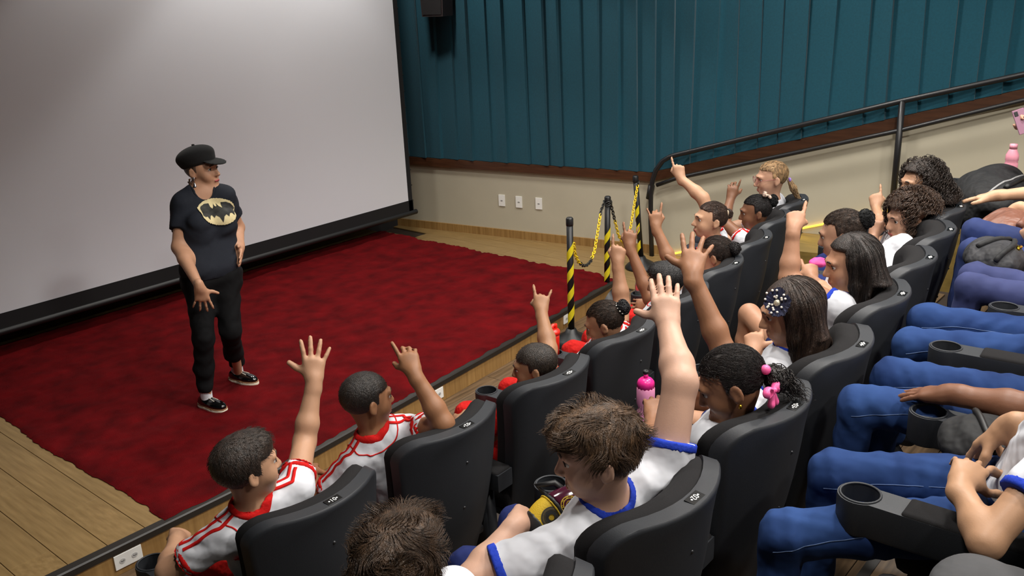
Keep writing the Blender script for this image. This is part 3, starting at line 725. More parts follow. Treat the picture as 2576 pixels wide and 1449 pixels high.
POSE = {  # finger: spread, bends of the three joints (degrees); thumb: two directions (towards thumb side, towards palm, along hand)
    'open': dict(index=(9, 4, 8, 5), middle=(2, 8, 8, 5), ring=(-7, 9, 8, 5), little=(-20, 6, 8, 5), thumb=((.80, .28, .53), (.62, .20, .76))),
    'spread': dict(index=(12, 0, 5, 5), middle=(2, 4, 8, 5), ring=(-10, 6, 8, 5), little=(-26, 6, 8, 5), thumb=((.88, .22, .42), (.80, .15, .58))),
    'paddle': dict(index=(4, 12, 12, 8), middle=(1, 10, 12, 8), ring=(-3, 10, 12, 8), little=(-8, 12, 12, 8), thumb=((.85, .45, .28), (.80, .35, .45))),
    'point': dict(index=(3, 4, 5, 5), middle=(0, 72, 98, 55), ring=(0, 76, 100, 55), little=(0, 78, 98, 55), thumb=((.45, .70, .55), (-.25, .62, .74))),
    'gun': dict(index=(4, 12, 10, 5), middle=(0, 60, 85, 45), ring=(0, 70, 95, 50), little=(0, 75, 95, 50), thumb=((.92, .15, .36), (.95, .05, .30))),
    'horns': dict(index=(10, 8, 8, 5), middle=(0, 55, 90, 55), ring=(0, 58, 92, 55), little=(-18, 6, 8, 5), thumb=((.45, .75, .48), (-.2, .6, .77))),
    'lazy': dict(index=(10, -8, 8, 6), middle=(2, 22, 52, 30), ring=(-4, 26, 58, 34), little=(-9, 28, 60, 34), thumb=((.60, .62, .50), (.30, .55, .78))),
    'relaxed': dict(index=(9, 16, 26, 16), middle=(2, 24, 30, 18), ring=(-6, 30, 34, 18), little=(-15, 32, 34, 18), thumb=((.70, .55, .45), (.45, .45, .77))),
    'flat': dict(index=(5, 6, 6, 4), middle=(1, 4, 6, 4), ring=(-4, 5, 6, 4), little=(-10, 8, 6, 4), thumb=((.72, .20, .66), (.50, .10, .86))),
    'grip': dict(index=(3, 48, 60, 35), middle=(0, 52, 62, 35), ring=(-2, 55, 64, 35), little=(-5, 58, 64, 35), thumb=((.55, .78, .30), (.15, .80, .58))),
    'fist': dict(index=(2, 80, 100, 60), middle=(0, 82, 100, 60), ring=(0, 84, 100, 60), little=(0, 86, 98, 60), thumb=((.35, .80, .50), (-.45, .62, .64))),
    'hip': dict(index=(8, -5, 10, 5), middle=(2, 0, 10, 5), ring=(-4, 4, 12, 5), little=(-12, 6, 12, 5), thumb=((.9, .1, .42), (.93, -.05, .35))),
}
def hand_prims(wrist, z, palm, side, L, pose, fat=1.0):
    z = nrm(z); y = nrm(V(palm)-z*(V(palm)@z)); x = np.cross(z, y) if side == 'R' else np.cross(y, z); s = L/.165
    W = lambda a, b, c: wrist+s*(a*x+b*y+c*z); q = []; g = s*fat
    def C(a, b, ra, rb, k): return cone(a, b, ra*g, rb*g, k*s)
    q += [C(W(0, 0, -.025), W(0, 0, .018), .0215, .0205, .02), C(W(.018, 0, .018), W(.0300, .001, .076), .0130, .0108, .014), C(W(.006, 0, .018), W(.0105, -.001, .080), .0140, .0114, .014),
          C(W(-.007, 0, .018), W(-.0100, -.001, .077), .0140, .0110, .014), C(W(-.016, .001, .018), W(-.0285, .002, .068), .0130, .0100, .014), C(W(.016, .008, .020), W(.034, .012, .048), .0135, .0118, .014),
          C(W(-.016, .008, .022), W(-.020, .008, .058), .0110, .0100, .014)]
    P = POSE[pose]; tips = {}
    for n, (bx, bz, fl) in FING.items():
        sp, m, p, dd = [math.radians(v) for v in P[n]]; b = W(bx, 0, bz-.010); zz = nrm(math.sin(sp)*x+math.cos(sp)*z); th = m; r = {'index': .0079, 'middle': .0081, 'ring': .0077, 'little': .0067}[n]
        for i, (fr, add) in enumerate(((.50, 0), (.29, p), (.23, dd))):
            th += add; dr = math.cos(th)*zz+math.sin(th)*y; e = b+s*dr*(fl*1.14+.010 if i == 0 else fl*1.14)*fr
            q.append(C(b, e, r*(1-.07*i), r*(1-.07*(i+1)), .006 if i == 0 else .003)); b = e
        tips[n] = b
    b = W(.030, .008, .036)
    for i, (dv, l) in enumerate(zip(P['thumb'], (.040, .031))):
        dr = nrm(dv[0]*x+dv[1]*y+dv[2]*z); e = b+s*dr*l; q.append(C(b, e, .0110-.001*i, .0098-.0018*i, .010 if i == 0 else .003)); b = e
    tips['thumb'] = b
    return q, tips
SKIN = {}
def skin(rgb):
    g_ = sum(rgb)/3; k = tuple(int(c*.86+g_*.14) for c in rgb)
    if k not in SKIN:
        m = mat('skin_%d_%d_%d' % k, k, .48, noise=.06, scale=14, bump=.04, bscale=260, spec=.35)
        SKIN[k] = m
    return SKIN[k]
def hairm(rgb):
    k = 'hair_%d_%d_%d' % tuple(rgb)
    return mat(k, tuple(int(c*.7) for c in rgb), .42, rgb2=tuple(min(255, int(c*1.45)) for c in rgb), scale=70, stretch=(1, 1, .35), bump=.5, bscale=300, spec=.45)
def cloth(name, rgb, **k): return mat(name, rgb, k.pop('rough', .85), noise=k.pop('noise', .03), scale=k.pop('scale', 9), bump=k.pop('bump', .55), bscale=k.pop('bscale', 11), bdist=k.pop('bdist', .03), spec=.2, **k)
CW = cloth('white_school_cotton', (208, 209, 215)); CR = cloth('red_school_knit', (196, 24, 22), bscale=90, bdist=.003); CB = cloth('blue_school_knit', (36, 62, 176), bscale=90, bdist=.003)
CRS = cloth('red_track_cloth', (190, 26, 22), bscale=20); CN = cloth('navy_short_cloth', (30, 40, 90))
LIP = mat('lip_skin', (170, 90, 84), .4); EYW = mat('eye_white', (196, 188, 180), .25); EYB = mat('eye_iris', (40, 26, 18), .15)
def hair_region(F, front=.046, side_y=.014, nape=-.082, side=-.006, slope=1.3):
    def f(P):
        q = F.loc(P); y, z = q[:, 1], q[:, 2]
        zl = np.clip(side+(y+.015)*slope, nape, side)
        return np.minimum(np.maximum(front-.10*np.abs(q[:, 0])-z, y-.12), np.maximum(y-side_y, zl-z))*F.s
    return fn(f)
def lock_paths(prims, roots, steps, step, field, off, jit=.0, hug=1.0):
    P = np.array(roots); out = [P]; N = len(P); r = RNG
    offs = off+np.abs(r.normal(0, .0015, N))
    for i in range(steps):
        T = field(P, i); n = grad(prims, P, .003); T = T-hug*np.einsum('ij,ij->i', T, n)[:, None]*n
        T += r.normal(0, jit, T.shape); T /= np.linalg.norm(T, axis=1, keepdims=True)+1e-9
        Q = P+T*step
        if hug > .5: d = sd(prims, Q); Q = Q-(d-offs)[:, None]*grad(prims, Q, .003)*.9
        P = Q; out.append(P)
    return np.stack(out, 1)
def sample_verts(me_v, n, cond=None):
    v = me_v if cond is None else me_v[cond(me_v)]
    return v[RNG.integers(0, len(v), n)] if len(v) else v
def wav(P): return np.stack([np.sin(P[:, 1]*61+P[:, 2]*37), np.sin(P[:, 0]*53+P[:, 2]*41+1), np.sin(P[:, 0]*47+P[:, 1]*59+2)], 1)
def make_hair(style, F, o_parent, rgb, h, extra):
    m = hairm(rgb); s = F.s; dens = extra.get('dens', 1)
    if style in ('short', 'buzz', 'tousled'):
        t = {'short': .011, 'buzz': .006, 'tousled': .012}[style]
        pr = [F.ell((0, -.014, .026), (.072+t, .089+t, .076+t), 0)]
        if style != 'buzz': pr += [F.ell((0, .030, .070), (.058, .055, .030+t), .02)]
        if style == 'tousled': pr += [F.ell((.0, .058, .070), (.060, .040, .034), .02), F.ell((0, -.06, .05), (.06, .05, .05), .02), F.ell((.035, .0, .08), (.045, .06, .035), .02)]
        reg = hair_region(F, **extra.get('region', {}))
        full = pr+[reg]
        Vv, Q = sd_mesh(full, h); o = link('hair', quads_mesh(Vv, Q), m, o_parent)
        n = int({'short': 1700, 'buzz': 1100, 'tousled': 3200}[style]*dens)
        crown = F(.0, -.06, .10); rt = sample_verts(Vv, n, lambda v: (F.loc(v)[:, 2] > -.075)); rt = rt[np.abs(sd(pr, rt)) < .004]
        L = {'short': .013, 'buzz': .006, 'tousled': .036}[style]
        up = F.dir(0, 0, 1); fw = F.dir(0, 1, 0)
        def field(P, i):
            T = P-crown; T /= np.linalg.norm(T, axis=1, keepdims=True)+1e-9
            n_ = grad(pr, P, .003)
            return T*.9+n_*({'short': .16, 'buzz': .4, 'tousled': .20}[style])*(1-.3*i)+wav(P)*({'short': .25, 'buzz': .1, 'tousled': .7}[style])+RNG.normal(0, .10, P.shape)
        paths = lock_paths(pr, rt, 4, L/4*s, field, .001, 0, hug=.45 if style != 'buzz' else 0)
        sc_ = np.clip((F.loc(paths[:, 0])[:, 2]+.055)/.10, .22, 1)[:, None, None]; paths = paths[:, :1]+(paths-paths[:, :1])*sc_
        link('hair_locks', strands_mesh(paths, .0010*s if style == 'tousled' else .0007*s, .0002), m, o)
        return o, full
    if style == 'pulled':
        t = .0055; pr = [F.ell((0, -.014, .026), (.072+t, .089+t, .076+t), 0)]
        reg = hair_region(F, front=.064, side_y=.010, nape=-.085, side=.0, slope=1.5); full = pr+[reg]
        Vv, Q = sd_mesh(full, h); o = link('hair', quads_mesh(Vv, Q), m, o_parent)
        bun = F(*extra['bun']); br = extra.get('bun_r', .034)*s
        n = int(1700*dens); rt = sample_verts(Vv, n); rt = rt[np.abs(sd(pr, rt)) < .003]; rt = rt[np.linalg.norm(rt-bun, axis=1) > br*1.2]
        paths = lock_paths(pr, rt, 5, .011*s, lambda P, i: bun-P, .0003, .05)
        link('hair_locks', strands_mesh(paths, .0007*s, .0003), m, o)
        if extra.get('tail'):
            a = bun; b = bun+V(extra['tail']); b2 = b+V(0, 0, -.05)
            q = [cone(a, a+(b-a)*.4, br*.5, br*.75, .02), cone(a+(b-a)*.4, b, br*.75, br*.4, .02)]
            bo = sd_obj('ponytail', q, h, m, o); rt = sample_verts(sd_mesh(q, h)[0], 220)
            link('ponytail_locks', strands_mesh(lock_paths(q, rt, 6, .015, lambda P, i: np.tile(b-a, (len(P), 1)), .001, .08), .0014, .0004), m, bo)
        elif extra.get('bun_part', True):
            bm = extra.get('bun_mat', m); q = [ell(bun, V(1, .8, 1)*br, F.R, 0)]
            bo = sd_obj('hair_bun', q, h, bm, o)
            ang = RNG.uniform(0, 6.28, 160); zz = RNG.uniform(-1, 1, 160); rt = bun+br*np.stack([np.sqrt(1-zz**2)*np.cos(ang), np.sqrt(1-zz**2)*np.sin(ang), zz], 1)
            ax = nrm(bun-F.o)
            link('bun_locks', strands_mesh(lock_paths(q, snap(q, rt), 8, .007*s, lambda P, i: np.cross(P-bun, ax)+.2*RNG.normal(0, br, P.shape), .001, .1), .0022*s, .0008), bm, bo)
        return o, full
    if style in ('long', 'curly'):
        cu = style == 'curly'; t = .018 if cu else .011; V_ = extra.get('vol', 1.0)
        pr = [F.ell((0, -.018, .028), (.072+t*V_, .089+t*V_, .076+t*V_), 0)]
        drop = extra.get('drop', .22)*s; back = -F.dir(0, 1, 0); back[2] = 0; back = nrm(back); rx = F.dir(1, 0, 0)
        b0 = extra.get('spread', .05)*s
        for sx in (-1, -.35, .35, 1):
            top = F(sx*.058, -.045, .02); bot = F.o+rx*sx*(b0+.02*s)+back*(extra.get('backoff', .075)*s)+V(0, 0, -drop)+V(extra.get('shift', (0, 0, 0)))
            mid = (top+bot)/2+back*.025*s*V_+rx*sx*.02*s*V_
            pr += [cone(top, mid, .040*s*V_, .046*s*V_, .04*s), cone(mid, bot, .046*s*V_, (.034 if cu else .022)*s*V_, .04*s)]
        for sx in extra.get('front', (-1, 1)):
            pr += [cone(F(sx*.074, .010, .02), F(sx*.082, .015, -.07), .016*s, .018*s, .02*s), cone(F(sx*.082, .015, -.07), F(sx*.08, -.01, -.10)+V(0, 0, -drop*.45), .018*s, .014*s, .02*s)]
        def reg(P):
            q = F.loc(P); y, z, x = q[:, 1], q[:, 2], np.abs(q[:, 0])
            return ((y-.012)-np.clip((z-.058)*5.0, 0, .12)-np.clip((x-.060)*1.6, 0, .03))*s*.6
        for c_, r__ in extra.get('puff', ()): pr.append(F.ell(c_, r__, .04))
        kx, ky, kz, kr = extra['chair']; ck, sk_ = math.cos(kr), math.sin(kr)
        def clear(P):
            dx, dy = P[:, 0]-kx, P[:, 1]-ky; xl = dx*ck+dy*sk_; yl = -dx*sk_+dy*ck; z = P[:, 2]-kz
            return np.minimum(HT+.012-z, .128+(HT-z)*.21+.11*(xl/.268)**2-yl)
        full = pr+[fn(reg), fn(clear)]
        Vv, Q = sd_mesh(full, h*1.2); o = link('hair', quads_mesh(Vv, Q), m, o_parent)
        n = int((1500 if cu else 1900)*dens); rt = sample_verts(Vv, n); rt = rt[np.abs(sd(pr, rt)) < .005]
        part = F(0, .0, .11)
        if cu:
            st = .008*s; ns = 13
            paths = lock_paths(pr, rt, ns, st, lambda P, i: V(0, 0, -1)*.7+.5*nrm_rows(P-part), .004, .15)
            ph = RNG.uniform(0, 6.28, len(paths)); am = RNG.uniform(.005, .011, len(paths))*s; k = np.arange(ns+1)*1.15
            n_ = grad(pr, paths[:, 0], .004); side = np.cross(n_, V(0, 0, 1)); side /= np.linalg.norm(side, axis=1, keepdims=True)+1e-9
            paths = paths+am[:, None, None]*(np.sin(k[None, :]+ph[:, None])[..., None]*side[:, None]+(np.cos(k[None, :]+ph[:, None])[..., None]+.8)*n_[:, None])
            paths = paths[(reg(paths.reshape(-1, 3)).reshape(len(paths), -1).max(1) < .03) & (clear(paths.reshape(-1, 3)).reshape(len(paths), -1).max(1) < .01)]
            link('hair_curls', strands_mesh(paths, .0020*s, .0012*s), m, o)
        else:
            paths = lock_paths(pr, rt, 11, .016*s, lambda P, i: V(0, 0, -1)*(.55+.05*i)+.6*nrm_rows(P-part)*(F.loc(P)[:, 2] > .0)[:, None], .0008, .05)
            paths = paths[(reg(paths.reshape(-1, 3)).reshape(len(paths), -1).max(1) < .006) & (clear(paths.reshape(-1, 3)).reshape(len(paths), -1).max(1) < .01)]
            link('hair_locks', strands_mesh(paths, .0011*s, .0004), m, o)
        return o, full
def nrm_rows(a): return a/(np.linalg.norm(a, axis=-1, keepdims=True)+1e-9)
def cuff_ring(a, b, ra, w, k=0):
    """short band round the axis a->b ending at b"""
    d = nrm(b-a); L = np.linalg.norm(b-a); return capped(cone(b-d*w*1.6, b+d*w, ra, ra, k), (b, d), (b-d*w, -d))
def build_person(label, head, yaw, pitch, chair=None, hs=1.0, bs=1.0, skin_rgb=(190, 140, 110), hair=('short', (40, 30, 24), {}), top='polo', arms=(), legs='pants_red',
                 hip=None, torso_yaw=0, roll=0, face=True, h=None, group=None, adult=0, sh_raise=None, hc_off=(0, 0, 0), hide_head=False, cat='person', shoulder_w=.128, knees=None, neck_len=.150, lean=None, ears=()):
    F = Frame(head, face_dir(yaw, pitch), scale=hs, roll=math.radians(roll))
    dp = depth(head); h = h or min(max(dp*.00205, .0050), .0090)
    cx, cy, cz, cr = chair; r = Matrix.Rotation(cr, 3, 'Z')
    loc2 = lambda x, y, z: V(cx, cy, cz)+V(*(r @ Vector((x, y, z))))
    rx = V(math.cos(cr+torso_yaw), math.sin(cr+torso_yaw), 0); fw = V(-math.sin(cr), math.cos(cr), 0)
    Hc = (loc2(0, .36, .555) if hip is None else V(hip))+V(hc_off)
    Nb = F.o+neck_len*hs*nrm(.7*nrm(Hc-F.o)+.45*F.dir(0, -.25, -1)); u = nrm(Nb-Hc); Sc = Nb-u*.02
    rx = nrm(rx-u*(rx@u)); fr = np.cross(u, rx)
    e = empty('person', (cx+fw[0]*.36, cy+fw[1]*.36, cz))
    inv = -V(e.location)
    body = head_prims(F, adult); hd_ = list(body)
    body += [cone(F(0, -.020, -.035), Nb-u*.03, .046*hs, .047*hs, .03)]
    # shoulders, arms and hands
    A = {a['side']: a for a in arms}; sh = {}; el = {}; wr = {}; tips = {}; used = {}
    for sd_, sg in (('L', -1), ('R', 1)):
        a = A.get(sd_, {}); up = a.get('up', 0)
        S = Sc+rx*sg*shoulder_w*bs-u*(.035-up)*bs+V(a.get('sh_off', (0, 0, 0)))
        if 'sh' in a: S = at_depth(*a['sh'], S+V(0, 0, 0))
        if 'sh3' in a: S = V(a['sh3'])
        sh[sd_] = S
        lu, lf, lh = .235*bs*a.get('lu', 1), .205*bs*a.get('lf', 1), .150*bs*a.get('lh', 1)
        if 'elbow' in a: E_ = reach(S, *a['elbow'], lu, a.get('se', 1))
        elif 'elbow3' in a: E_ = V(a['elbow3'])
        else: E_ = S+lu*nrm(-u*.85+fw*.40+rx*sg*.25)
        if 'wrist' in a: Wp = reach(E_, *a['wrist'], lf, a.get('sw', 1))
        elif 'wrist3' in a: Wp = V(a['wrist3'])
        else: Wp = E_+lf*nrm(fw*.9-rx*sg*.45-u*.1)
        if 'tip' in a: Hd = reach(Wp, *a['tip'], lh*1.0, a.get('st', 1))-Wp
        else: Hd = nrm(fw*.8-rx*sg*.4-u*.3)
        pal = a.get('palm', 'away'); view = nrm(Wp-CAM)
        pal = view if pal == 'away' else -view if pal == 'toward' else V(0, 0, -1) if pal == 'down' else V(pal)
        el[sd_], wr[sd_] = E_, Wp
        g = bs*a.get('fat', 1)*1.2
        body += [cone(S, E_, .040*g, .034*g, .03*bs), cone(E_, E_+(Wp-E_)*.3, .0335*g, .034*g, .02*bs), cone(E_+(Wp-E_)*.3, Wp, .034*g, .0215*g, .02*bs)]
        hp, tips[sd_] = hand_prims(Wp, Hd, pal, sd_, lh*1.05, a.get('pose', 'relaxed'), a.get('hfat', 1.28)); body += hp
    tor = []
    for sg in (-1, 1): tor += [cone(Sc+rx*sg*.070*bs-u*.075*bs, Hc+rx*sg*.062*bs, .074*bs, .082*bs, .06*bs)]
    tor += [cone(Sc-u*.05*bs, Hc, .080*bs, .088*bs, .05*bs)]
    for s_ in 'LR': tor += [cone(Nb-u*.012, sh[s_], .042*bs, .043*bs, .045*bs)]
    body += [list(q) for q in tor]
    # legs
    hipj, knee, ank = {}, {}, {}
    for sd_, sg in (('L', -1), ('R', 1)):
        hipj[sd_] = Hc+rx*sg*.075*bs-V(0, 0, .01)
        k3 = None if not knees else knees.get(sd_)
        if k3 is not None: knee[sd_] = reach(hipj[sd_], *k3[:2], (k3[2] if len(k3) > 2 else .40)*bs, k3[3] if len(k3) > 3 else 1)
        else: knee[sd_] = hipj[sd_]+fw*.37*bs+rx*sg*.04+V(0, 0, -.005)
        ank[sd_] = V(knee[sd_][0]+fw[0]*.04, knee[sd_][1]+fw[1]*.04, max(cz+.07, knee[sd_][2]-.40))
    if legs == 'bare':
        for s_ in 'LR': body += [cone(hipj[s_], knee[s_], .068*bs, .050*bs, .03), cone(knee[s_], knee[s_]*.65+ank[s_]*.35, .047*bs, .046*bs, .02), cone(knee[s_]*.65+ank[s_]*.35, ank[s_], .046*bs, .030*bs, .02)]
    def put(name, pr, hh, m, parent=None, off=True):
        Vv, Q = sd_mesh(pr, hh); Vv = Vv+inv
        return link(name, quads_mesh(Vv, Q), m, e if parent is None else parent)
    def shift(o):
        stack = [o]
        while stack:
            x = stack.pop(); me = x.data; n = len(me.vertices); co = np.zeros(n*3, np.float32); me.vertices.foreach_get('co', co); co = co.reshape(-1, 3)+inv; me.vertices.foreach_set('co', co.astype(np.float32).ravel()); me.update(); stack += list(x.children)
    bo = put('body', body, h, skin(skin_rgb))
    # shirt
    inf = .013*bs; st = [list(q) for q in tor]
    for q in st: q[3] += inf; q[4] += inf; q[6] = q[6]-inf; q[7] = q[7]+inf
    slv = {}
    for s_ in 'LR':
        f_ = A.get(s_, {}).get('sleeve', .55); end = sh[s_]+(el[s_]-sh[s_])*f_; ax = nrm(end-sh[s_]); g = bs*A.get(s_, {}).get('fat', 1)*1.1
        st.append(capped(cone(sh[s_], end+ax*.03, .055*g, .056*g, .03*bs), (end, ax))); slv[s_] = end
    hem = cut(Hc-u*.06, -u)
    nax = nrm(F(0, -.02, -.05)-Nb)
    hole = subc(Nb-nax*.01, Nb+nax*.12, .053*hs, .060*hs, .008)
    wr_ = wrinkle(.0042*bs, .075, int(cx*100) % 97, u*.5+rx)
    shirt = st+[wr_]+[hole, hem]
    hs_ = max(h*1.75, .009)
    mt = dict(polo=CW, ringer=CW, plain=CW).get(top)
    if isinstance(top, bpy.types.Material): mt = top
    so = put('shirt', shirt, hs_, mt)
    if top == 'polo':
        def neck_zone(grow, r0, r1, hole_r, hh, m, name):
            big = [list(q) for q in st]
            for q in big: q[3] += grow; q[4] += grow
            big += [wr_, subc(Nb-nax*.01, Nb+nax*.12, hole_r*hs, (hole_r+.007)*hs, .004)]
            big.append(fn(lambda P: np.maximum(_cone_d(P, Nb-nax*.03, Nb+nax*.12, r1*hs, (r1+.006)*hs), -_cone_d(P, Nb-nax*.05, Nb+nax*.12, r0*hs, (r0+.006)*hs))))
            put(name, big, hh, m, so)
        stand = [capped(cone(Nb-nax*.03, Nb+nax*.034*hs, .068*hs, .0575*hs, 0), (Nb+nax*.024*hs, nax), (Nb-nax*.02, -nax)), subc(Nb-nax*.05, Nb+nax*.06, .0545*hs, .0505*hs, 0)]
        put('collar', stand, max(h, .005), CR, so)
        neck_zone(.0055, .03, .070, .0515, max(h*1.1, .005), CR, 'collar_flap')
        cp = [Nb-nax*.03+.085*hs*(math.cos(a)*rx+math.sin(a)*fr) for a in np.linspace(0, 6.283, 30)]; o = link('collar_piping', ribbon(st+[wr_], cp, .0045*hs, .0025, 60), CR, so); shift(o)
        for s_ in 'LR':
            ax = nrm(slv[s_]-sh[s_]); g = bs*A.get(s_, {}).get('fat', 1)*1.1
            put('cuff', [cuff_ring(sh[s_], slv[s_]-ax*.010, .0585*g, .020)], h*1.2, CR, so)
            put('cuff_piping', [cuff_ring(sh[s_], slv[s_]+ax*.001, .0575*g, .0045)], h*1.0, CR, so)
            top_ = Nb+nax*.0+(sh[s_]-Nb)*.35+u*.06
            for dv in (-.016, .016):
                me = ribbon(st+[wr_], [Nb+(sh[s_]-Nb)*.42+u*.06+fr*dv, sh[s_]+u*.06+fr*dv, slv[s_]-ax*.03+nrm(u-ax*(u@ax))*.06+fr*dv], .012*bs, .0026, 40); o = link('shoulder_stripe', me, CR, so); shift(o)
    if top == 'ringer':
        ring = [capped(cone(Nb-nax*.035, Nb+nax*.010, .072*hs, .0595*hs, 0), (Nb+nax*.011, nax), (Nb-nax*.010, -nax)), subc(Nb-nax*.06, Nb+nax*.06, .0525*hs, .0505*hs, 0)]
        ring = [q for q in st]+[]; 
        for q in ring: q = q
        big = [list(q) for q in st]
        for q in big: q[3] += .0025; q[4] += .0025
        big += [wr_, subc(Nb-nax*.01, Nb+nax*.12, .0515*hs, .0585*hs, .004)]
        keep = lambda P: _cone_d(P, Nb-nax*.02, Nb+nax*.12, .068*hs, .074*hs)
        put('neckband', big+[fn(keep)], max(h*1.1, .005), CB, so)
        for s_ in 'LR':
            ax = nrm(slv[s_]-sh[s_]); g = bs*A.get(s_, {}).get('fat', 1)*1.1
            put('cuff', [cuff_ring(sh[s_], slv[s_]+ax*.002, .0590*g, .024)], h*1.2, CB, so)
    # trousers and shoes
    pm_ = {'pants_red': CRS, 'jeans': None, 'bare': None, 'pants_navy': CN}.get(legs, legs if isinstance(legs, bpy.types.Material) else None)
    if legs == 'jeans': pm_ = JEANS
    if pm_ is not None or legs == 'bare':
        tr = [cone(hipj['L'], hipj['R'], .088*bs, .088*bs, .03)]
        for s_ in 'LR':
            if legs == 'bare': tr.append(cone(hipj[s_], hipj[s_]+(knee[s_]-hipj[s_])*.45, .082*bs, .074*bs, .03))
            else: tr += [cone(hipj[s_], knee[s_], .080*bs, .061*bs, .03), cone(knee[s_], ank[s_], .058*bs, .047*bs, .03)]
        if legs != 'bare':
            for s_ in 'LR': tr[-1] = tr[-1]
            tr += [cut((0, 0, cz+.05), (0, 0, -1))]
        tr.insert(len(tr)-(0 if legs == 'bare' else 1), wrinkle(.0050, .085, int(cx*70) % 89, fw))
        tro = put('shorts' if legs == 'bare' else 'trousers', tr, .010 if legs == 'jeans' and dp < 4 else .016, CN if legs == 'bare' else pm_)
        if legs == 'jeans':
            core = [q for q in tr if q[0] in 'cn']
            for s_ in 'LR':
                for sx in (-1, 1):
                    o = link('seam', ribbon(core, [hipj[s_]*.7+knee[s_]*.3+rx*sx*.07+V(0, 0, .03), hipj[s_]*.25+knee[s_]*.75+rx*sx*.07+V(0, 0, .02), knee[s_]+rx*sx*.07-V(0, 0, .01)], .0022, .0012, 26), mat('pale_stitching', (92, 112, 150), .9), tro); shift(o)
        for s_ in 'LR':
            a_ = V(ank[s_][0], ank[s_][1], cz); q = [cone(a_+V(0, 0, .045)-fw*.02, a_+fw*.13+V(0, 0, .035), .040, .034, .02), cone(a_+V(0, 0, .06), a_+V(0, 0, .09), .036, .036, .02), cut(a_+V(0, 0, .004), (0, 0, -1))]
            put('shoe', q, .014, mat('dark_sneaker', (36, 36, 40), .6))
    if not hide_head:
        ho, hfull = make_hair(hair[0], F, e, hair[1], max(h, .0045), dict(hair[2], chair=chair)); shift(ho)
        if face:
            for s_ in (-1, 1):
                c = F(s_*.031, .0672, .003); r_ = .0125*hs; mb = MB(); bm = bmesh.new(); bmesh.ops.create_uvsphere(bm, u_segments=14, v_segments=10, radius=r_)
                g = F.dir(s_*.05, 1, 0); rot = V(0, 0, 1); Rm = Vector((0, 0, 1)).rotation_difference(Vector(g)).to_matrix()
                me = bpy.data.meshes.new('m'); bm.to_mesh(me); bm.free(); me.transform(Rm.to_4x4()); me.transform(Matrix.Translation(Vector(c+inv))); me.materials.append(EYW); me.materials.append(EYB)
                me.polygons.foreach_set('use_smooth', [True]*len(me.polygons))
                for p in me.polygons:
                    if Vector(p.normal).dot(Vector(g)) > .80: p.material_index = 1
                link('eye', me, None, e)
                bp = [F(s_*x, .09, z) for x, z in ((.016, .0235), (.028, .0275), (.041, .0235))]; o = link('eyebrow', ribbon(hd_, bp, .0065*hs, .001, 8), hairm(hair[1]), e); shift(o)
                lp = [F(s_*x, .0815-abs(x-.03)*.3, z) for x, z in ((.017, .004), (.024, .0095), (.032, .0105), (.040, .0065), (.044, .002))]
                o = MB().tube(lp, .0017*hs, 6).build('eyelid', mat('lash_dark', (40, 28, 24), .6), e, smooth=True); shift(o)
            lp = [F(x, .089, z) for x, z in ((-.022, -.0645), (-.01, -.0655), (0, -.066), (.01, -.0655), (.022, -.0645))]
            o = link('mouth', ribbon(hd_, lp, .012*hs, .0007, 14), LIP, e); shift(o)
    tag(e, label, cat, group)
    return dict(e=e, F=F, sh=sh, el=el, wr=wr, tips=tips, Hc=Hc, Nb=Nb, u=u, rx=rx, fr=fr, inv=inv, shirt=shirt, st=st, put=put, shift=shift, so=so, knee=knee, hipj=hipj, body=body, bo=bo, nax=nax, h=h, hair=None if hide_head else ho, hfull=None if hide_head else hfull)
JEANS = mat('blue_denim', (22, 39, 80), .9, rgb2=(46, 72, 122), scale=4, bump=.45, bscale=9, detail=9, bdist=.03, spec=.15)
# ------------------------------------------------------------------ people: the audience
def seat(row, i): c = (R1, R2, R3)[row][i]; return (c[0], c[1], FL[row], c[2])
def head_at(px, py, row, i, y0): return on_y(px, py, (R1, R2, R3)[row][i][1]+y0)
DK = (34, 27, 23); BR = (66, 50, 38); BK = (24, 21, 21)
G1 = 'pupils in the front row'; G2 = 'pupils in the second row'; G3 = 'pupils in the third row'
PEOPLE = {}
PEOPLE['a1'] = build_person('boy in white polo with red collar, leftmost, raising an open hand', head_at(622, 1172, 0, 0, .27), 100, 0, seat(0, 0), hs=1.07, skin_rgb=(190, 140, 106), hair=('short', (42, 33, 27), {}), group=G1, torso_yaw=-.15, arms=[
  dict(side='R', sh=(742, 1235), elbow=(766, 1112), wrist=(790, 960), tip=(790, 832), pose='spread', up=.03, sleeve=.40, lh=1.05),
  dict(side='L', elbow=(424, 1436), wrist=(446, 1356), tip=(462, 1322), pose='fist', sleeve=.66)])
PEOPLE['a2'] = build_person('boy with tight cropped curls in white polo, arm bent up beside chair 02', head_at(924, 1003, 0, 1, .38), 104, -2, seat(0, 1), hs=1.04, skin_rgb=(150, 100, 66), hair=('buzz', (30, 25, 22), {}), group=G1, torso_yaw=-.2, arms=[
  dict(side='R', sh=(1035, 1085), elbow=(1116, 1066), wrist=(1042, 940), tip=(1012, 850), pose='lazy', up=.03, sleeve=.5, se=-1, sw=1),
  dict(side='L', elbow=(800, 1262), sleeve=.72)])
PEOPLE['a3'] = build_person('smiling boy in red top, head low behind chair 03, hand raised', head_at(1345, 922, 0, 2, .22), -30, -8, seat(0, 2), hs=1.0, skin_rgb=(158, 110, 76), hair=('buzz', (36, 29, 24), {}), top=CRS, group=G1, neck_len=.13, arms=[
  dict(side='R', elbow=(1380, 878), wrist=(1362, 785), tip=(1364, 712), pose='horns', sleeve=.4, up=.03)])
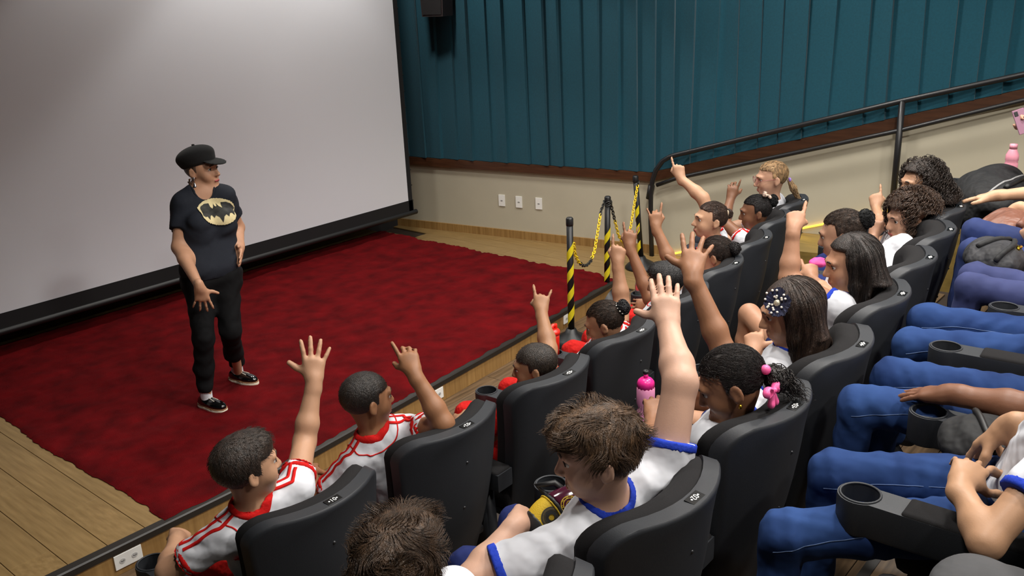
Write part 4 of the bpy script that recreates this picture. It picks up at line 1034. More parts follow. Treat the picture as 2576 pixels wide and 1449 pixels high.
PEOPLE['a4'] = build_person('girl with dark bun and white beads in front row, pointing one finger up', head_at(1520, 812, 0, 3, .2), -22, -22, seat(0, 3), hs=1.0, skin_rgb=(164, 116, 84), hair=('pulled', (46, 34, 26), dict(bun=(0, -.118, .045), bun_r=.037, bun_mat=hairm((20, 18, 20)))), group=G1, neck_len=.13, arms=[
  dict(side='R', elbow=(1564, 765), wrist=(1554, 662), tip=(1560, 575), pose='point', sleeve=.4, up=.03)])
PEOPLE['a5'] = build_person('child with dark hair half hidden behind raised hands, arm held high', head_at(1676, 708, 0, 4, .2), -25, -10, seat(0, 4), hs=1.0, skin_rgb=(140, 92, 62), hair=('short', (26, 24, 24), {}), group=G1, arms=[
  dict(side='R', elbow=(1636, 752), wrist=(1584, 622), tip=(1588, 545), pose='horns', sleeve=.3, up=.02, se=1)])
PEOPLE['a6'] = build_person('girl with round braided bun sitting in chair 06, arm up with little finger out', head_at(1800, 642, 0, 5, .2), -8, -16, seat(0, 5), hs=1.08, skin_rgb=(158, 108, 76), hair=('pulled', (44, 33, 27), dict(bun=(0, -.118, .02), bun_r=.036, bun_mat=hairm((26, 22, 22)))), group=G1, neck_len=.13, arms=[
  dict(side='L', elbow=(1690, 668), wrist=(1650, 572), tip=(1646, 505), pose='horns', sleeve=.4, up=.02, palm='away')])
PEOPLE['a7'] = build_person('smiling girl in red collar with small bun, pointing straight up by the wall', head_at(1786, 552, 0, 6, .35), -46, 4, seat(0, 6), hs=1.08, skin_rgb=(196, 146, 112), hair=('pulled', (58, 44, 36), dict(bun=(0, -.112, .035), bun_r=.026)), group=G1, arms=[
  dict(side='R', elbow=(1768, 498), wrist=(1712, 448), tip=(1700, 382), pose='point', sleeve=.3, up=.04)])
PEOPLE['a8'] = build_person('girl with big black scrunchie and bow beside the teacher, hand raised', head_at(1900, 532, 0, 7, .22), -32, -8, seat(0, 7), hs=1.08, skin_rgb=(128, 84, 58), hair=('pulled', (28, 24, 24), dict(bun=(0, -.115, .055), bun_r=.040, bun_mat=mat('black_plush', (14, 14, 15), .95, bump=.6, bscale=300))), group=G1, arms=[
  dict(side='L', elbow=(1822, 560), wrist=(1838, 500), tip=(1850, 440), pose='lazy', sleeve=.4, up=.02)])
PEOPLE['teacher'] = build_person('woman with glasses, blonde ponytail and white top at far end of front row', head_at(1940, 448, 0, 8, .22), -40, -6, seat(0, 8), hs=1.16, bs=1.18, skin_rgb=(196, 146, 118), hair=('pulled', (150, 124, 92), dict(bun=(0, -.112, -.03), bun_r=.024, tail=(.08, -.05, -.16))), top='plain', legs=mat('dark_trouser_cloth', (40, 42, 52), .85), adult=1)
# second row
PEOPLE['b1'] = build_person('child at the bottom edge seen from behind, short brown hair and one ear', head_at(1003, 1432, 1, 0, .26), 62, -8, seat(1, 0), hs=1.06, skin_rgb=(208, 158, 128), hair=('tousled', (60, 45, 33), dict(region=dict(nape=-.09))), h=.0068, top='ringer', legs='pants_navy', group=G2)
PEOPLE['b2'] = build_person('brown-haired boy in white tee with blue trim, stretching one arm straight up', head_at(1505, 1140, 1, 1, .25), -36, -10, seat(1, 1), hs=1.12, skin_rgb=(198, 152, 126), hair=('tousled', (72, 54, 38), {}), top='ringer', legs='pants_navy', group=G2, arms=[
  dict(side='R', sh=(1672, 1190), elbow=(1712, 962), wrist=(1682, 822), tip=(1668, 690), pose='paddle', up=.03, sleeve=.36, fat=1.18, lu=1.05, lh=1.08),
  dict(side='L', elbow=(1190, 1460), wrist=(1300, 1318), tip=(1350, 1268), pose='grip', sleeve=.78, fat=1.1)])
PEOPLE['b3'] = build_person('girl with pink ribbon bow and gold earring, head bowed, one palm raised', head_at(1838, 962, 1, 2, .2), -26, -26, seat(1, 2), hs=1.1, skin_rgb=(150, 100, 68), hair=('pulled', (32, 27, 25), dict(bun=(.0, -.118, -.035), bun_r=.040, dens=1.6)), top='ringer', legs='pants_navy', group=G2, neck_len=.135, arms=[
  dict(side='R', elbow=(1822, 890), wrist=(1742, 692), tip=(1752, 588), pose='spread', sleeve=.3, up=.03, fat=1.05, lf=1.15, lh=1.1),
  dict(side='L', elbow=(1636, 1125), wrist=(1642, 1052), tip=(1652, 972), pose='relaxed', sleeve=.5, fat=.85, palm='away')])
PEOPLE['b4'] = build_person('long-haired girl wearing a navy flower hairpiece, pointing near her face', head_at(1988, 782, 1, 3, .27), -34, -14, seat(1, 3), hs=1.1, skin_rgb=(186, 134, 100), hair=('long', (46, 34, 27), dict(drop=.30, backoff=.07, front=(-1, 1), vol=1.1)), top='ringer', legs='bare', group=G2, arms=[
  dict(side='L', elbow=(1868, 955), wrist=(1893, 888), tip=(1898, 800), pose='gun', sleeve=.5, fat=.9, se=1, sw=1)])
PEOPLE['b5'] = build_person('girl with long loose dark hair, arm straight up and finger pointing', head_at(2140, 660, 1, 4, .25), -36, -10, seat(1, 4), hs=1.1, skin_rgb=(180, 128, 96), hair=('long', (36, 29, 26), dict(drop=.27, backoff=.09, front=(-1, 1), vol=1.25)), top='ringer', legs='bare', group=G2, knees=dict(L=(1885, 790, .5)), arms=[
  dict(side='L', elbow=(1984, 700), wrist=(1996, 576), tip=(2008, 500), pose='point', sleeve=.25, up=.03, lu=1.05),
  dict(side='R', elbow=(2075, 735), wrist=(2042, 700), tip=(2032, 640), pose='gun', sleeve=.5, fat=.85)])
PEOPLE['b6'] = build_person('girl with sleek brown hair and black pompom hair tie, mostly hidden', head_at(2118, 588, 1, 5, .42), -12, -14, seat(1, 5), hs=1.1, skin_rgb=(186, 136, 106), hair=('pulled', (52, 40, 33), dict(bun=(0, -.110, .05), bun_r=.042, bun_mat=mat('black_plush', (14, 14, 15), .95, bump=.6, bscale=300))), top='ringer', legs='pants_navy', group=G2)
PEOPLE['b7'] = build_person('girl with very full long curly brown hair, laughing behind raised finger', head_at(2280, 548, 1, 6, .31), -48, -8, seat(1, 6), hs=1.1, skin_rgb=(184, 134, 104), hair=('curly', (56, 40, 30), dict(drop=.26, backoff=.10, vol=1.7, spread=.17, front=(-1, 1), dens=2.0, puff=[((.06, -.08, -.0), (.13, .12, .115)), ((.07, -.08, -.12), (.14, .12, .10)), ((-.085, -.01, -.15), (.06, .06, .10)), ((-.05, -.11, -.15), (.10, .08, .13)), ((.10, -.13, -.03), (.10, .10, .10))])), top='plain', legs='pants_navy', group=G2, arms=[
  dict(side='L', elbow=(2200, 650), wrist=(2198, 592), tip=(2216, 525), pose='point', sleeve=.4, fat=.9)])
PEOPLE['b8'] = build_person('girl with shoulder-length curly dark hair before the handrail post', head_at(2312, 462, 1, 7, .24), -52, -2, seat(1, 7), hs=1.1, skin_rgb=(190, 140, 106), hair=('curly', (40, 32, 27), dict(drop=.17, backoff=.07, vol=1.3, front=(1,))), top='plain', legs='pants_navy', group=G2, arms=[
  dict(side='L', elbow=(2215, 562), wrist=(2204, 522), tip=(2200, 462), pose='point', sleeve=.4, fat=.85)])
# third row: laps, legs and arms reach into the picture
def r3_head(i, x=0, y=.24, z=1.13): c = R3[i]; return V(c[0]+x, c[1]+y, FL[2]+z)
PEOPLE['c2'] = build_person('seated child in jeans and white tee with blue cuffs, hands clasped', V(2.44, .24, 1.53), 0, -10, seat(2, 1), hs=1.05, bs=1.12, skin_rgb=(186, 138, 102), hair=('short', DK, dict(dens=.1)), top='ringer', legs='jeans', group=G3, face=False, h=.0060, hip=(2.49, .33, 1.027), knees=dict(L=(1975, 1345, .42), R=(2098, 1190, .42)), arms=[
  dict(side='L', elbow3=on_z(2480, 1365, 1.12), wrist3=on_z(2415, 1222, 1.17), tip=(2470, 1125), pose='relaxed', sleeve=.55, fat=.85, hfat=1.1, palm='away', lh=1.0),
  dict(side='R', elbow3=(2.50, .28, 1.23), wrist3=on_z(2535, 1072, 1.23), tip=(2425, 1140), pose='relaxed', sleeve=.5, palm=(.25, .45, -.85), fat=.85, hfat=1.1, lh=1.1)])
PEOPLE['c3'] = build_person('seated child in blue jeans with a dark forearm resting flat on the thigh', r3_head(2, .0, .16), 0, -10, seat(2, 2), hs=1.05, bs=1.12, skin_rgb=(124, 80, 56), hair=('short', BK, dict(dens=.1)), top='ringer', legs='jeans', group=G3, face=False, h=.0066, knees=dict(L=(2160, 1020, .42), R=(2245, 950, .42)), arms=[
  dict(side='L', elbow=(2600, 1030), wrist=(2392, 992), tip=(2262, 985), pose='flat', palm='down', sleeve=.5, se=1, sw=1, lh=1.05),
  dict(side='R', elbow=(2720, 940), wrist=(2640, 905), tip=(2580, 885), sleeve=.5)])
PEOPLE['c4'] = build_person('seated child in blue jeans behind the third cup holder, knees together', r3_head(3, 0, .16), 0, -10, seat(2, 3), hs=1.05, bs=1.1, skin_rgb=(200, 150, 116), hair=('short', DK, dict(dens=.1)), top='ringer', legs='jeans', group=G3, face=False, h=.007, knees=dict(L=(2292, 868, .42), R=(2330, 805, .42)), arms=[dict(side='L', elbow=(2700, 890), wrist=(2590, 868), tip=(2500, 858), pose='flat', palm='down', sleeve=.4), dict(side='R', elbow=(2720, 820), wrist=(2670, 800), tip=(2620, 790), sleeve=.4)])
PEOPLE['c5'] = build_person('seated child in dark indigo jeans with bright blue shoe', r3_head(4, 0, .16), 0, -10, seat(2, 4), hs=1.05, bs=1.0, skin_rgb=(196, 146, 112), hair=('short', DK, dict(dens=.1)), top='ringer', legs=mat('indigo_denim', (34, 42, 84), .85, rgb2=(52, 60, 108), scale=5, bump=.3, bscale=14), group=G3, face=False, h=.008, knees=dict(L=(2442, 722, .40), R=(2452, 695, .40)), arms=[dict(side='L', elbow=(2720, 770), wrist=(2670, 750), tip=(2620, 740), sleeve=.4), dict(side='R', elbow=(2720, 730), wrist=(2670, 710), tip=(2620, 700), sleeve=.4)])
PEOPLE['c6'] = build_person('seated child in navy jeans holding a black rucksack on the lap', r3_head(5, 0, .16), 0, -10, seat(2, 5), hs=1.05, bs=1.0, skin_rgb=(200, 150, 116), hair=('short', DK, dict(dens=.1)), top='ringer', legs=mat('navy_denim', (22, 38, 84), .85, rgb2=(38, 56, 112), scale=5, bump=.3, bscale=14), group=G3, face=False, h=.008, knees=dict(L=(2446, 632, .40), R=(2452, 580, .40)), arms=[dict(side='R', elbow=(2720, 600), wrist=(2670, 580), tip=(2620, 570), sleeve=.4),
  dict(side='L', elbow=(2650, 640), wrist=(2600, 590), tip=(2552, 605), pose='grip', sleeve=.5)])
PEOPLE['c7'] = build_person('seated child in the third row resting both hands on a brown jacket', r3_head(6, 0, .16), 0, -10, seat(2, 6), hs=1.05, bs=1.0, skin_rgb=(208, 160, 124), hair=('short', DK, dict(dens=.1)), top='ringer', legs=mat('navy_denim', (22, 38, 84), .85), group=G3, face=False, h=.007, arms=[
  dict(side='R', elbow=(2660, 480), wrist=(2505, 492), tip=(2428, 500), pose='flat', palm='down', sleeve=.4, lh=1.1),
  dict(side='L', elbow=(2680, 540), wrist=(2556, 525), tip=(2490, 560), pose='relaxed', palm='down', sleeve=.4, lh=1.05)])

PEOPLE['c8'] = build_person('child at the right edge lifting a phone high in one hand', r3_head(7, .05, .2), 0, 0, seat(2, 7), hs=1.05, bs=1.1, skin_rgb=(200, 150, 124), hair=('short', DK, dict(dens=.1)), top='ringer', legs='jeans', group=G3, face=False, h=.0085, arms=[
  dict(side='L', elbow=(2640, 400), wrist=(2592, 330), tip=(2562, 262), pose='grip', sleeve=.4, palm='toward')])
# ------------------------------------------------------------------ the presenter on the stage
def presenter():
    base = on_z(575, 988, .0)
    e = empty('person', base); inv = -V(e.location)
    ref = base+V(0, 0, 1.0); D = lambda px, py, dd=0: CAM+ray(px, py)*(depth(ref)+dd)
    h = .0078; sk = skin((196, 142, 108))
    tee = cloth('charcoal_tee_cotton', (34, 37, 45), noise=.12, scale=260, bscale=9, bump=.3); pan = cloth('black_trouser_cotton', (10, 10, 12), bscale=9, bump=.3)
    ty = 190; fr = face_dir(ty, 0); rx = np.cross(fr, (0, 0, 1)); up = V(0, 0, 1)
    F = Frame(D(508, 426), face_dir(156, 2), scale=1.06, roll=0)
    Nb = D(507, 478, .02); Sc = Nb-up*.03
    S = {'R': D(462, 512, -.03), 'L': D(562, 494, .05)}
    pel = D(532, 690, .02); chest = D(520, 555, .0)
    hipR, hipL = D(500, 705, -.02), D(566, 695, .06)
    kR, kL = D(512, 850, -.05), D(580, 832, .04)
    aR = on_z(522, 1005, .06); aL = on_z(600, 940, .06)
    eR, wR = D(450, 622, -.10), D(502, 722, -.30)
    eL = D(598, 572, .24); wL = D(604, 622, .10)
    body = head_prims(F, 1)+[cone(F(0, -.02, -.035), Nb, .047, .05, .03)]
    hd_ = list(body)
    body += [cone(S['R'], eR, .048, .041, .03), cone(eR, eR*.7+wR*.3, .041, .040, .02), cone(eR*.7+wR*.3, wR, .040, .025, .02)]
    body += [cone(S['L'], eL, .050, .042, .03), cone(eL, wL, .040, .025, .02)]
    hp, _ = hand_prims(wR, reach(wR, 516, 786, .17, 1)-wR, nrm(base-CAM)*1.0+V(0, 0, -.1), 'R', .172, 'spread', 1.08); body += hp
    hp, _ = hand_prims(wL, D(606, 652, .02)-wL, -rx*-1.0, 'L', .165, 'flat', 1.08); body += hp
    tor = [cone(Sc-up*.08+rx*.085, pel+up*.06+rx*.075, .080, .088, .06), cone(Sc-up*.08-rx*.085, pel+up*.06-rx*.075, .080, .088, .06), cone(Sc-up*.05, pel+up*.04, .088, .098, .06),
           cone(chest+fr*.065+rx*.075, chest+fr*.06+rx*.075-up*.03, .064, .066, .05), cone(chest+fr*.065-rx*.075, chest+fr*.06-rx*.075-up*.03, .064, .066, .05)]
    for s_ in 'LR': tor += [cone(Nb-up*.01, S[s_], .050, .052, .05)]
    body += [list(q) for q in tor]
    for hj, k, a in ((hipR, kR, aR), (hipL, kL, aL)): body += [cone(hj, k, .07, .045, .04), cone(k, a, .040, .026, .02)]
    def put(name, pr, hh, m, parent=None):
        Vv, Q = sd_mesh(pr, hh); return link(name, quads_mesh(Vv+inv, Q), m, e if parent is None else parent)
    def shift(o):
        for x in [o]+list(o.children_recursive):
            me = x.data; co = np.zeros(len(me.vertices)*3, np.float32); me.vertices.foreach_get('co', co); me.vertices.foreach_set('co', (co.reshape(-1, 3)+inv).astype(np.float32).ravel()); me.update()
    put('body', body, h, sk)
    st = [list(q) for q in tor]
    for q in st: q[3] += .014; q[4] += .014; q[6] = q[6]-.014; q[7] = q[7]+.014
    st += [cone(pel+rx*.06+up*.03, pel-rx*.06+up*.03, .106, .106, .05)]
    for s_, el in (('R', eR), ('L', eL)):
        f_ = .62 if s_ == 'R' else .6; end = S[s_]+(el-S[s_])*f_; ax = nrm(end-S[s_]); st.append(capped(cone(S[s_], end+ax*.03, .062, .066, .04), (end, ax)))
    nax = nrm(F(0, -.02, -.05)-Nb)
    hole = [subc(Nb-nax*.015+fr*.03, Nb+nax*.14, .066, .072, .02), cut(pel-up*.0, -up)]
    so = put('shirt', st+[wrinkle(.0045, .10, 5, up)]+hole, .009, tee)
    big = [list(q) for q in st]
    for q in big: q[3] += .003; q[4] += .003
    put('neckband', big+[subc(Nb-nax*.015+fr*.03, Nb+nax*.14, .065, .071, .02), fn(lambda P: _cone_d(P, Nb-nax*.015+fr*.03, Nb+nax*.14, .078, .084))], .006, tee, so)
    # printed emblem: cream oval with a black bat silhouette
    ctr = D(553, 533, -.15); er = nrm(-rx*1.0); 
    ex = -rx; ey = nrm(up+.0*fr)
    ctr = hit(st, 553, 533)
    def patch(inside, off, n=110): return decal(st, ctr, ex, ey, .116, lambda u, v: inside(u, v), off, 170)
    rough = lambda u, v: .025*np.sin(23*u+3)*np.sin(31*v)+.02*np.sin(47*u-20*v)
    o = link('cream_oval', patch(lambda u, v: u*u+(v/.64)**2 < .95+rough(u, v), .0062), mat('cream_print_ink', (222, 206, 158), .8, noise=.08, scale=60), so); shift(o)
    half = [(0, .17), (.045, .19), (.075, .36), (.13, .17), (.21, .10), (.27, .20), (.30, .40), (.52, .40), (.74, .28), (.90, .07), (.94, -.04), (.86, -.12), (.74, -.13), (.66, -.30), (.54, -.16), (.42, -.14), (.33, -.27), (.22, -.16), (.10, -.24), (0, -.50)]
    poly = half+[(-x, y) for x, y in half[::-1]]
    def inpoly(u, v):
        c = np.zeros(u.shape, bool); n = len(poly)
        for i in range(n):
            (x0, y0), (x1, y1) = poly[i], poly[(i+1) % n]
            if y0 == y1: continue
            c ^= ((y0 > v) != (y1 > v)) & (u < (x1-x0)*(v-y0)/(y1-y0)+x0)
        return c
    o = link('bat_print', patch(inpoly, .0080), mat('black_print_ink', (20, 20, 22), .8, rgb2=(62, 62, 58), scale=26), so); shift(o)
    # trousers and shoes
    tr = [cone(hipR, hipL, .100, .100, .04), cone(pel+rx*.06, pel-rx*.06, .104, .104, .04), cone(pel-fr*.05+rx*.05-up*.06, pel-fr*.05-rx*.05-up*.06, .085, .085, .05)]
    for hj, k, a in ((hipR, kR, aR), (hipL, kL, aL)): tr += [cone(hj, k, .094, .061, .04), cone(k, (k+a)/2-fr*.02, .059, .058, .03), cone((k+a)/2-fr*.02, a+up*.10, .058, .046, .03), capped(cone(a+up*.09, a+up*.03, .046, .046, .02), (a+up*.062, -up))]
    put('trousers', tr+[wrinkle(.0045, .09, 8, up)], .010, pan)
    pat = mat('black_patent_leather', (10, 10, 11), .12, coat=.8); sole = mat('cream_rubber_sole', (214, 204, 184), .6); edge = mat('tan_welt', (150, 104, 70), .6)
    for (a, heel, toe) in ((aR, (503, 1012), (576, 1034)), (aL, (584, 950), (662, 966))):
        H = on_z(*heel, .03); T = on_z(*toe, .03); d = nrm((T-H)*V(1, 1, 0)); L = .245; c = V(a[0], a[1], 0)-d*.06; n_ = np.cross(up, d)
        R = np.array([n_, d, up])
        q = [ell(c+d*.03+up*.045, (.036, .05, .040), R, 0), ell(c+d*.13+up*.038, (.043, .085, .034), R, .04), cone(c+d*.05+up*.06, c+d*.05+up*.085, .034, .032, .02), cut(c+up*.028, -up), cut(c+up*.088, up)]
        sh = put('shoe', q, .0065, pat)
        def slab(z0, z1, grow): return [ell(c+d*.03, (.038+grow, .052+grow, .2), R, 0), ell(c+d*.13, (.046+grow, .088+grow, .2), R, .03), ['f', lambda P, z0=z0, z1=z1: np.maximum(P[:, 2]-z1, z0-P[:, 2]), None, None, None, 0, None, None]]
        put('sole', slab(.003, .025, .002), .0065, sole, sh); put('welt', slab(.025, .031, .003), .005, edge, sh)
        put('sock', [capped(cone(c+d*.055+up*.05, c+d*.055+up*.17, .036, .038, 0), (c+up*.16, up))], .008, CW)
        for kx in (-1, 1):
            o = MB().tube([c+d*.07+n_*.012*kx+up*.082, c+d*.10+n_*.010*kx+up*.077, c+d*.14+n_*.016*kx+up*.070], .0022, 6).build('lace', mat('pale_lace', (190, 184, 170), .6), sh, smooth=True); shift(o)
    # head wear and face
    capm = mat('black_wool_felt', (12, 12, 13), .95, bump=.3, bscale=400, sheen=.05)
    hq = [F.ell((0, -.014, .020), (.077, .094, .080), 0), hair_region(F, front=.040, side_y=.012, nape=-.085, side=-.015), ]
    ho = put('hair', hq, .007, hairm((70, 52, 40)))
    rt = [F(x, -.06, -.06) for x in np.linspace(-.06, .06, 26)]; 
    rt = np.array(rt+[F(.07, -.045, -.04), F(-.07, -.045, -.04)]*4); pth = np.stack([rt+np.outer(np.ones(len(rt)), -up)*.020*i+RNG.normal(0, .003, rt.shape) for i in range(5)], 1)
    o = link('hair_locks', strands_mesh(pth, .003, .0006), hairm((110, 86, 64)), ho); shift(o)
    cq = [F.ell((0, -.030, .078), (.100, .116, .058), 0, R=np.array([[1, 0, 0], [0, .97, .24], [0, -.24, .97]])), F.ell((0, -.016, .042), (.084, .102, .030), .03, R=np.array([[1, 0, 0], [0, .97, .24], [0, -.24, .97]])), F.ell((0, -.018, .0), (.066, .083, .062), 0, 'x')]
    co = put('cap', cq, .0065, capm)
    bq = [F.ell((0, .092, .046), (.070, .066, .0075), 0, R=np.array([[1, 0, 0], [0, .97, -.24], [0, .24, .97]])), F.ell((0, -.02, .02), (.082, .098, .06), .005, 'x')]
    put('brim', bq, .005, capm, co)
    o = MB().lathe([(.0, .012), (.008, .010), (.010, .004), (.007, 0)], 12, c=F(0, -.03, .135)).build('button', capm, co, smooth=True); shift(o)
    for s_ in (-1, 1):
        c = F(s_*.031, .0685, .003); bm = bmesh.new(); bmesh.ops.create_uvsphere(bm, u_segments=14, v_segments=10, radius=.0132); g = F.dir(0, 1, .05); Rm = Vector((0, 0, 1)).rotation_difference(Vector(g)).to_matrix()
        me = bpy.data.meshes.new('m'); bm.to_mesh(me); bm.free(); me.transform(Rm.to_4x4()); me.transform(Matrix.Translation(Vector(c+inv))); me.materials.append(EYW); me.materials.append(EYB); me.polygons.foreach_set('use_smooth', [True]*len(me.polygons))
        for p in me.polygons:
            if Vector(p.normal).dot(Vector(g)) > .84: p.material_index = 1
        link('eye', me, None, e)
        o = link('eyebrow', ribbon(hd_, [F(s_*x, .09, z) for x, z in ((.015, .0235), (.028, .027), (.042, .0225))], .006, .001, 8), hairm((70, 52, 40)), e); shift(o)
        o = MB().tube([F(s_*x, .0825-abs(x-.03)*.3, z) for x, z in ((.017, .004), (.024, .0095), (.032, .0105), (.040, .0065), (.044, .002))], .0018, 6).build('eyelid', mat('lash_dark', (40, 28, 24), .6), e, smooth=True); shift(o)
        sil = mat('polished_silver', (200, 200, 205), .2, metal=1)
        ear = F(s_*.078, -.008, -.036); er = MB(); er.lathe([(.001, .008), (.008, .004), (.008, -.004), (.001, -.008)], 12, c=ear); er.tube([ear, ear-up*.03], .0025, 6); er.lathe([(.002, .01), (.006, .004), (.009, -.008), (.014, -.014), (.011, -.020), (.002, -.021)], 12, c=ear-up*.036)
        o = er.build('earring', sil, e, smooth=True); shift(o)
    o = link('mouth', ribbon(hd_, [F(x, .089, z) for x, z in ((-.023, -.0640), (-.01, -.0655), (0, -.066), (.01, -.0655), (.023, -.0640))], .013, .0008, 14), mat('rose_lips', (176, 84, 84), .4), e); shift(o)
    return tag(e, 'woman on stage in black cap, dark bat-emblem tee and black trousers', 'person')
presenter()
# ------------------------------------------------------------------ things held, worn and stood about
def cup_pos(row, i, ax=.302): c = (R1, R2, R3)[row][i]; a = c[2]; return V(c[0]-ax*math.cos(a)-AC*math.sin(a), c[1]-ax*math.sin(a)+AC*math.cos(a), FL[row]+AZ-.074)
def bottle(name, pos, label, parts, cat='bottle', group=None):
    e = empty(name, pos)
    for n, prof, m, fun in parts: MB().lathe(prof, 28, fun=fun).build(n, m, e, smooth=True)
    return tag(e, label, cat, group)
pinkb = mat('translucent_pink_plastic', (236, 150, 190), .3, noise=.06, scale=30); hot = mat('hot_pink_plastic', (232, 40, 140), .3)
flute = lambda a, z: 1+.03*math.cos(14*a)
e = bottle('water_bottle', cup_pos(1, 3, .262), 'pale pink sports bottle with hot pink lid standing in a second row cup holder', [
  ('bottle_body', [(.001, 0), (.034, .0), (.036, .01), (.036, .10), (.030, .115), (.030, .125), (.036, .14), (.036, .205), (.030, .215), (.02, .216)], pinkb, None),
  ('lid', [(.0335, .205), (.0335, .228), (.031, .236), (.022, .246), (.010, .250), (.001, .251)], hot, flute),
  ('spout', [(.009, .245), (.009, .268), (.001, .268)], hot, None), ('spout_tip', [(.006, .262), (.011, .268), (.012, .276), (.010, .280), (.005, .280), (.004, .272), (.001, .272)], black, None)])
MB().tube([(.045+.012*math.cos(a), 0, .02+.012*math.sin(a)) for a in np.linspace(0, 6.28, 14, endpoint=False)], .0014, 6, closed=True).build('ring', mat('polished_silver', (200, 200, 205), .2, metal=1), e, smooth=True)
redp = mat('red_bottle_plastic', (226, 44, 30), .35)
e = bottle('drinking_cup', cup_pos(0, 4), 'red lidded drinking cup with blue print in the cup holder behind chair 03', [
  ('cup_body', [(.001, 0), (.034, 0), (.038, .17), (.038, .19)], redp, None), ('lid', [(.042, .188), (.042, .205), (.038, .212), (.001, .214)], redp, None)])
MB().tube([(-.02, 0, .212), (-.016, 0, .226), (.008, 0, .236), (.03, 0, .232), (.03, 0, .214)], .010, 8).build('flip_spout', redp, e, smooth=True)
for a0, z0, r0 in ((3.6, .12, .011), (3.9, .05, .009), (3.3, .075, .006), (3.75, .155, .005)):
    vs = []
    for k in range(16):
        t = 6.283*k/16; a = a0+r0*math.cos(t)/.037; z = z0+r0*1.2*math.sin(t); r = .0348+.004*z/.18+.0006; vs.append((r*math.cos(a), r*math.sin(a), z))
    MB().add(vs, [tuple(range(16))]).build('print', mat('blue_cup_print', (40, 60, 150), .5), e)
glassm = mat('clear_pet', (200, 215, 215), .08, trans=.9)
bottle('water_bottle', cup_pos(0, 6), 'clear plastic bottle with red cap beside the raised arms in the front row', [('bottle_body', [(.001, 0), (.03, 0), (.032, .02), (.032, .13), (.026, .16), (.014, .185), (.012, .20)], glassm, None), ('cap', [(.015, .196), (.015, .216), (.001, .217)], mat('red_cap', (200, 30, 30), .4), flute)])
bottle('travel_mug', cup_pos(1, 5), 'small black lidded mug behind the pointing hand in the second row', [('mug_body', [(.001, 0), (.030, 0), (.036, .11), (.036, .115)], mat('grey_mug', (70, 72, 76), .4), None), ('lid', [(.039, .112), (.039, .128), (.034, .136), (.028, .137), (.026, .130), (.001, .130)], black, None), ('band', [(.0375, .09), (.0378, .10)], white, None)], 'mug')
bottle('water_bottle', cup_pos(1, 8), 'bottle with bright pink cap showing behind the black pompom', [('bottle_body', [(.001, 0), (.03, 0), (.032, .02), (.032, .13), (.02, .165)], mat('pale_bottle', (210, 180, 200), .3), None), ('cap', [(.02, .16), (.02, .20), (.001, .202)], hot, None)])
# accessories that belong to a head
def acc(key, name, me, m, parent=None, moved=False):
    p = PEOPLE[key]; o = link(name, me, m, p['hair'] if parent is None else parent)
    if not moved: p['shift'](o)
    return o
def local_bow(F, c, size, m, key, up=None):
    x, y, z = F.R
    n = nrm(c-F.o); u = nrm(V(0, 0, 1)-n*n[2]) if up is None else nrm(V(up)-n*(V(up)@n)); w = np.cross(n, u)
    for s in (-1, 1):
        q = [cone(c, c+w*s*size*.55+u*size*.05, size*.14, size*.34, 0), cone(c+w*s*size*.55, c+w*s*size*.8, size*.34, size*.28, .01), ell(c+w*s*size*.62+n*size*.25, (size*.22, size*.22, size*.3), None, .004, 'x')]
        PEOPLE[key]['put']('bow_loop', q, .004, m, PEOPLE[key]['hair'])
    for s in (-.5, .6): PEOPLE[key]['put']('bow_tail', [cone(c, c-u*size*.9+w*s*size*.5, size*.12, size*.26, 0)], .004, m, PEOPLE[key]['hair'])
    PEOPLE[key]['put']('bow_knot', [ell(c+n*size*.1, (size*.2,)*3, None, 0)], .004, m, PEOPLE[key]['hair'])
pinkr = mat('pink_satin_ribbon', (240, 96, 156), .4)
F = PEOPLE['b3']['F']; local_bow(F, F(-.058, -.108, -.040), .048, pinkr, 'b3', up=(0, 0, 1))
PEOPLE['b3']['put']('hair_tie', [ell(F(-.030, -.110, .012), (.016, .016, .016), None, 0)], .004, pinkr, PEOPLE['b3']['hair'])
goldm = mat('gold_metal', (220, 180, 60), .25, metal=1)
PEOPLE['b3']['put']('earring', [ell(F(-.078, -.010, -.046), (.006, .006, .008), None, 0)], .0022, goldm)
# curls at the end of the ponytail
P = PEOPLE['b3']; b0 = F(0, -.13, -.04); rt = b0+F.dir(1, 0, 0)*.02+RNG.normal(0, .016, (90, 3)); t = np.arange(12)
pth = np.stack([rt+np.outer(np.full(90, 1.), V(.25, -.55, -.6))*.010*k+np.stack([np.sin(k*1.1+rt[:, 0]*400), np.cos(k*1.1+rt[:, 0]*400), np.sin(k*.9+rt[:, 1]*300)], 1)*.007 for k in t], 1)
acc('b3', 'ponytail_curls', strands_mesh(pth, .0018, .0006), hairm((32, 27, 25)))
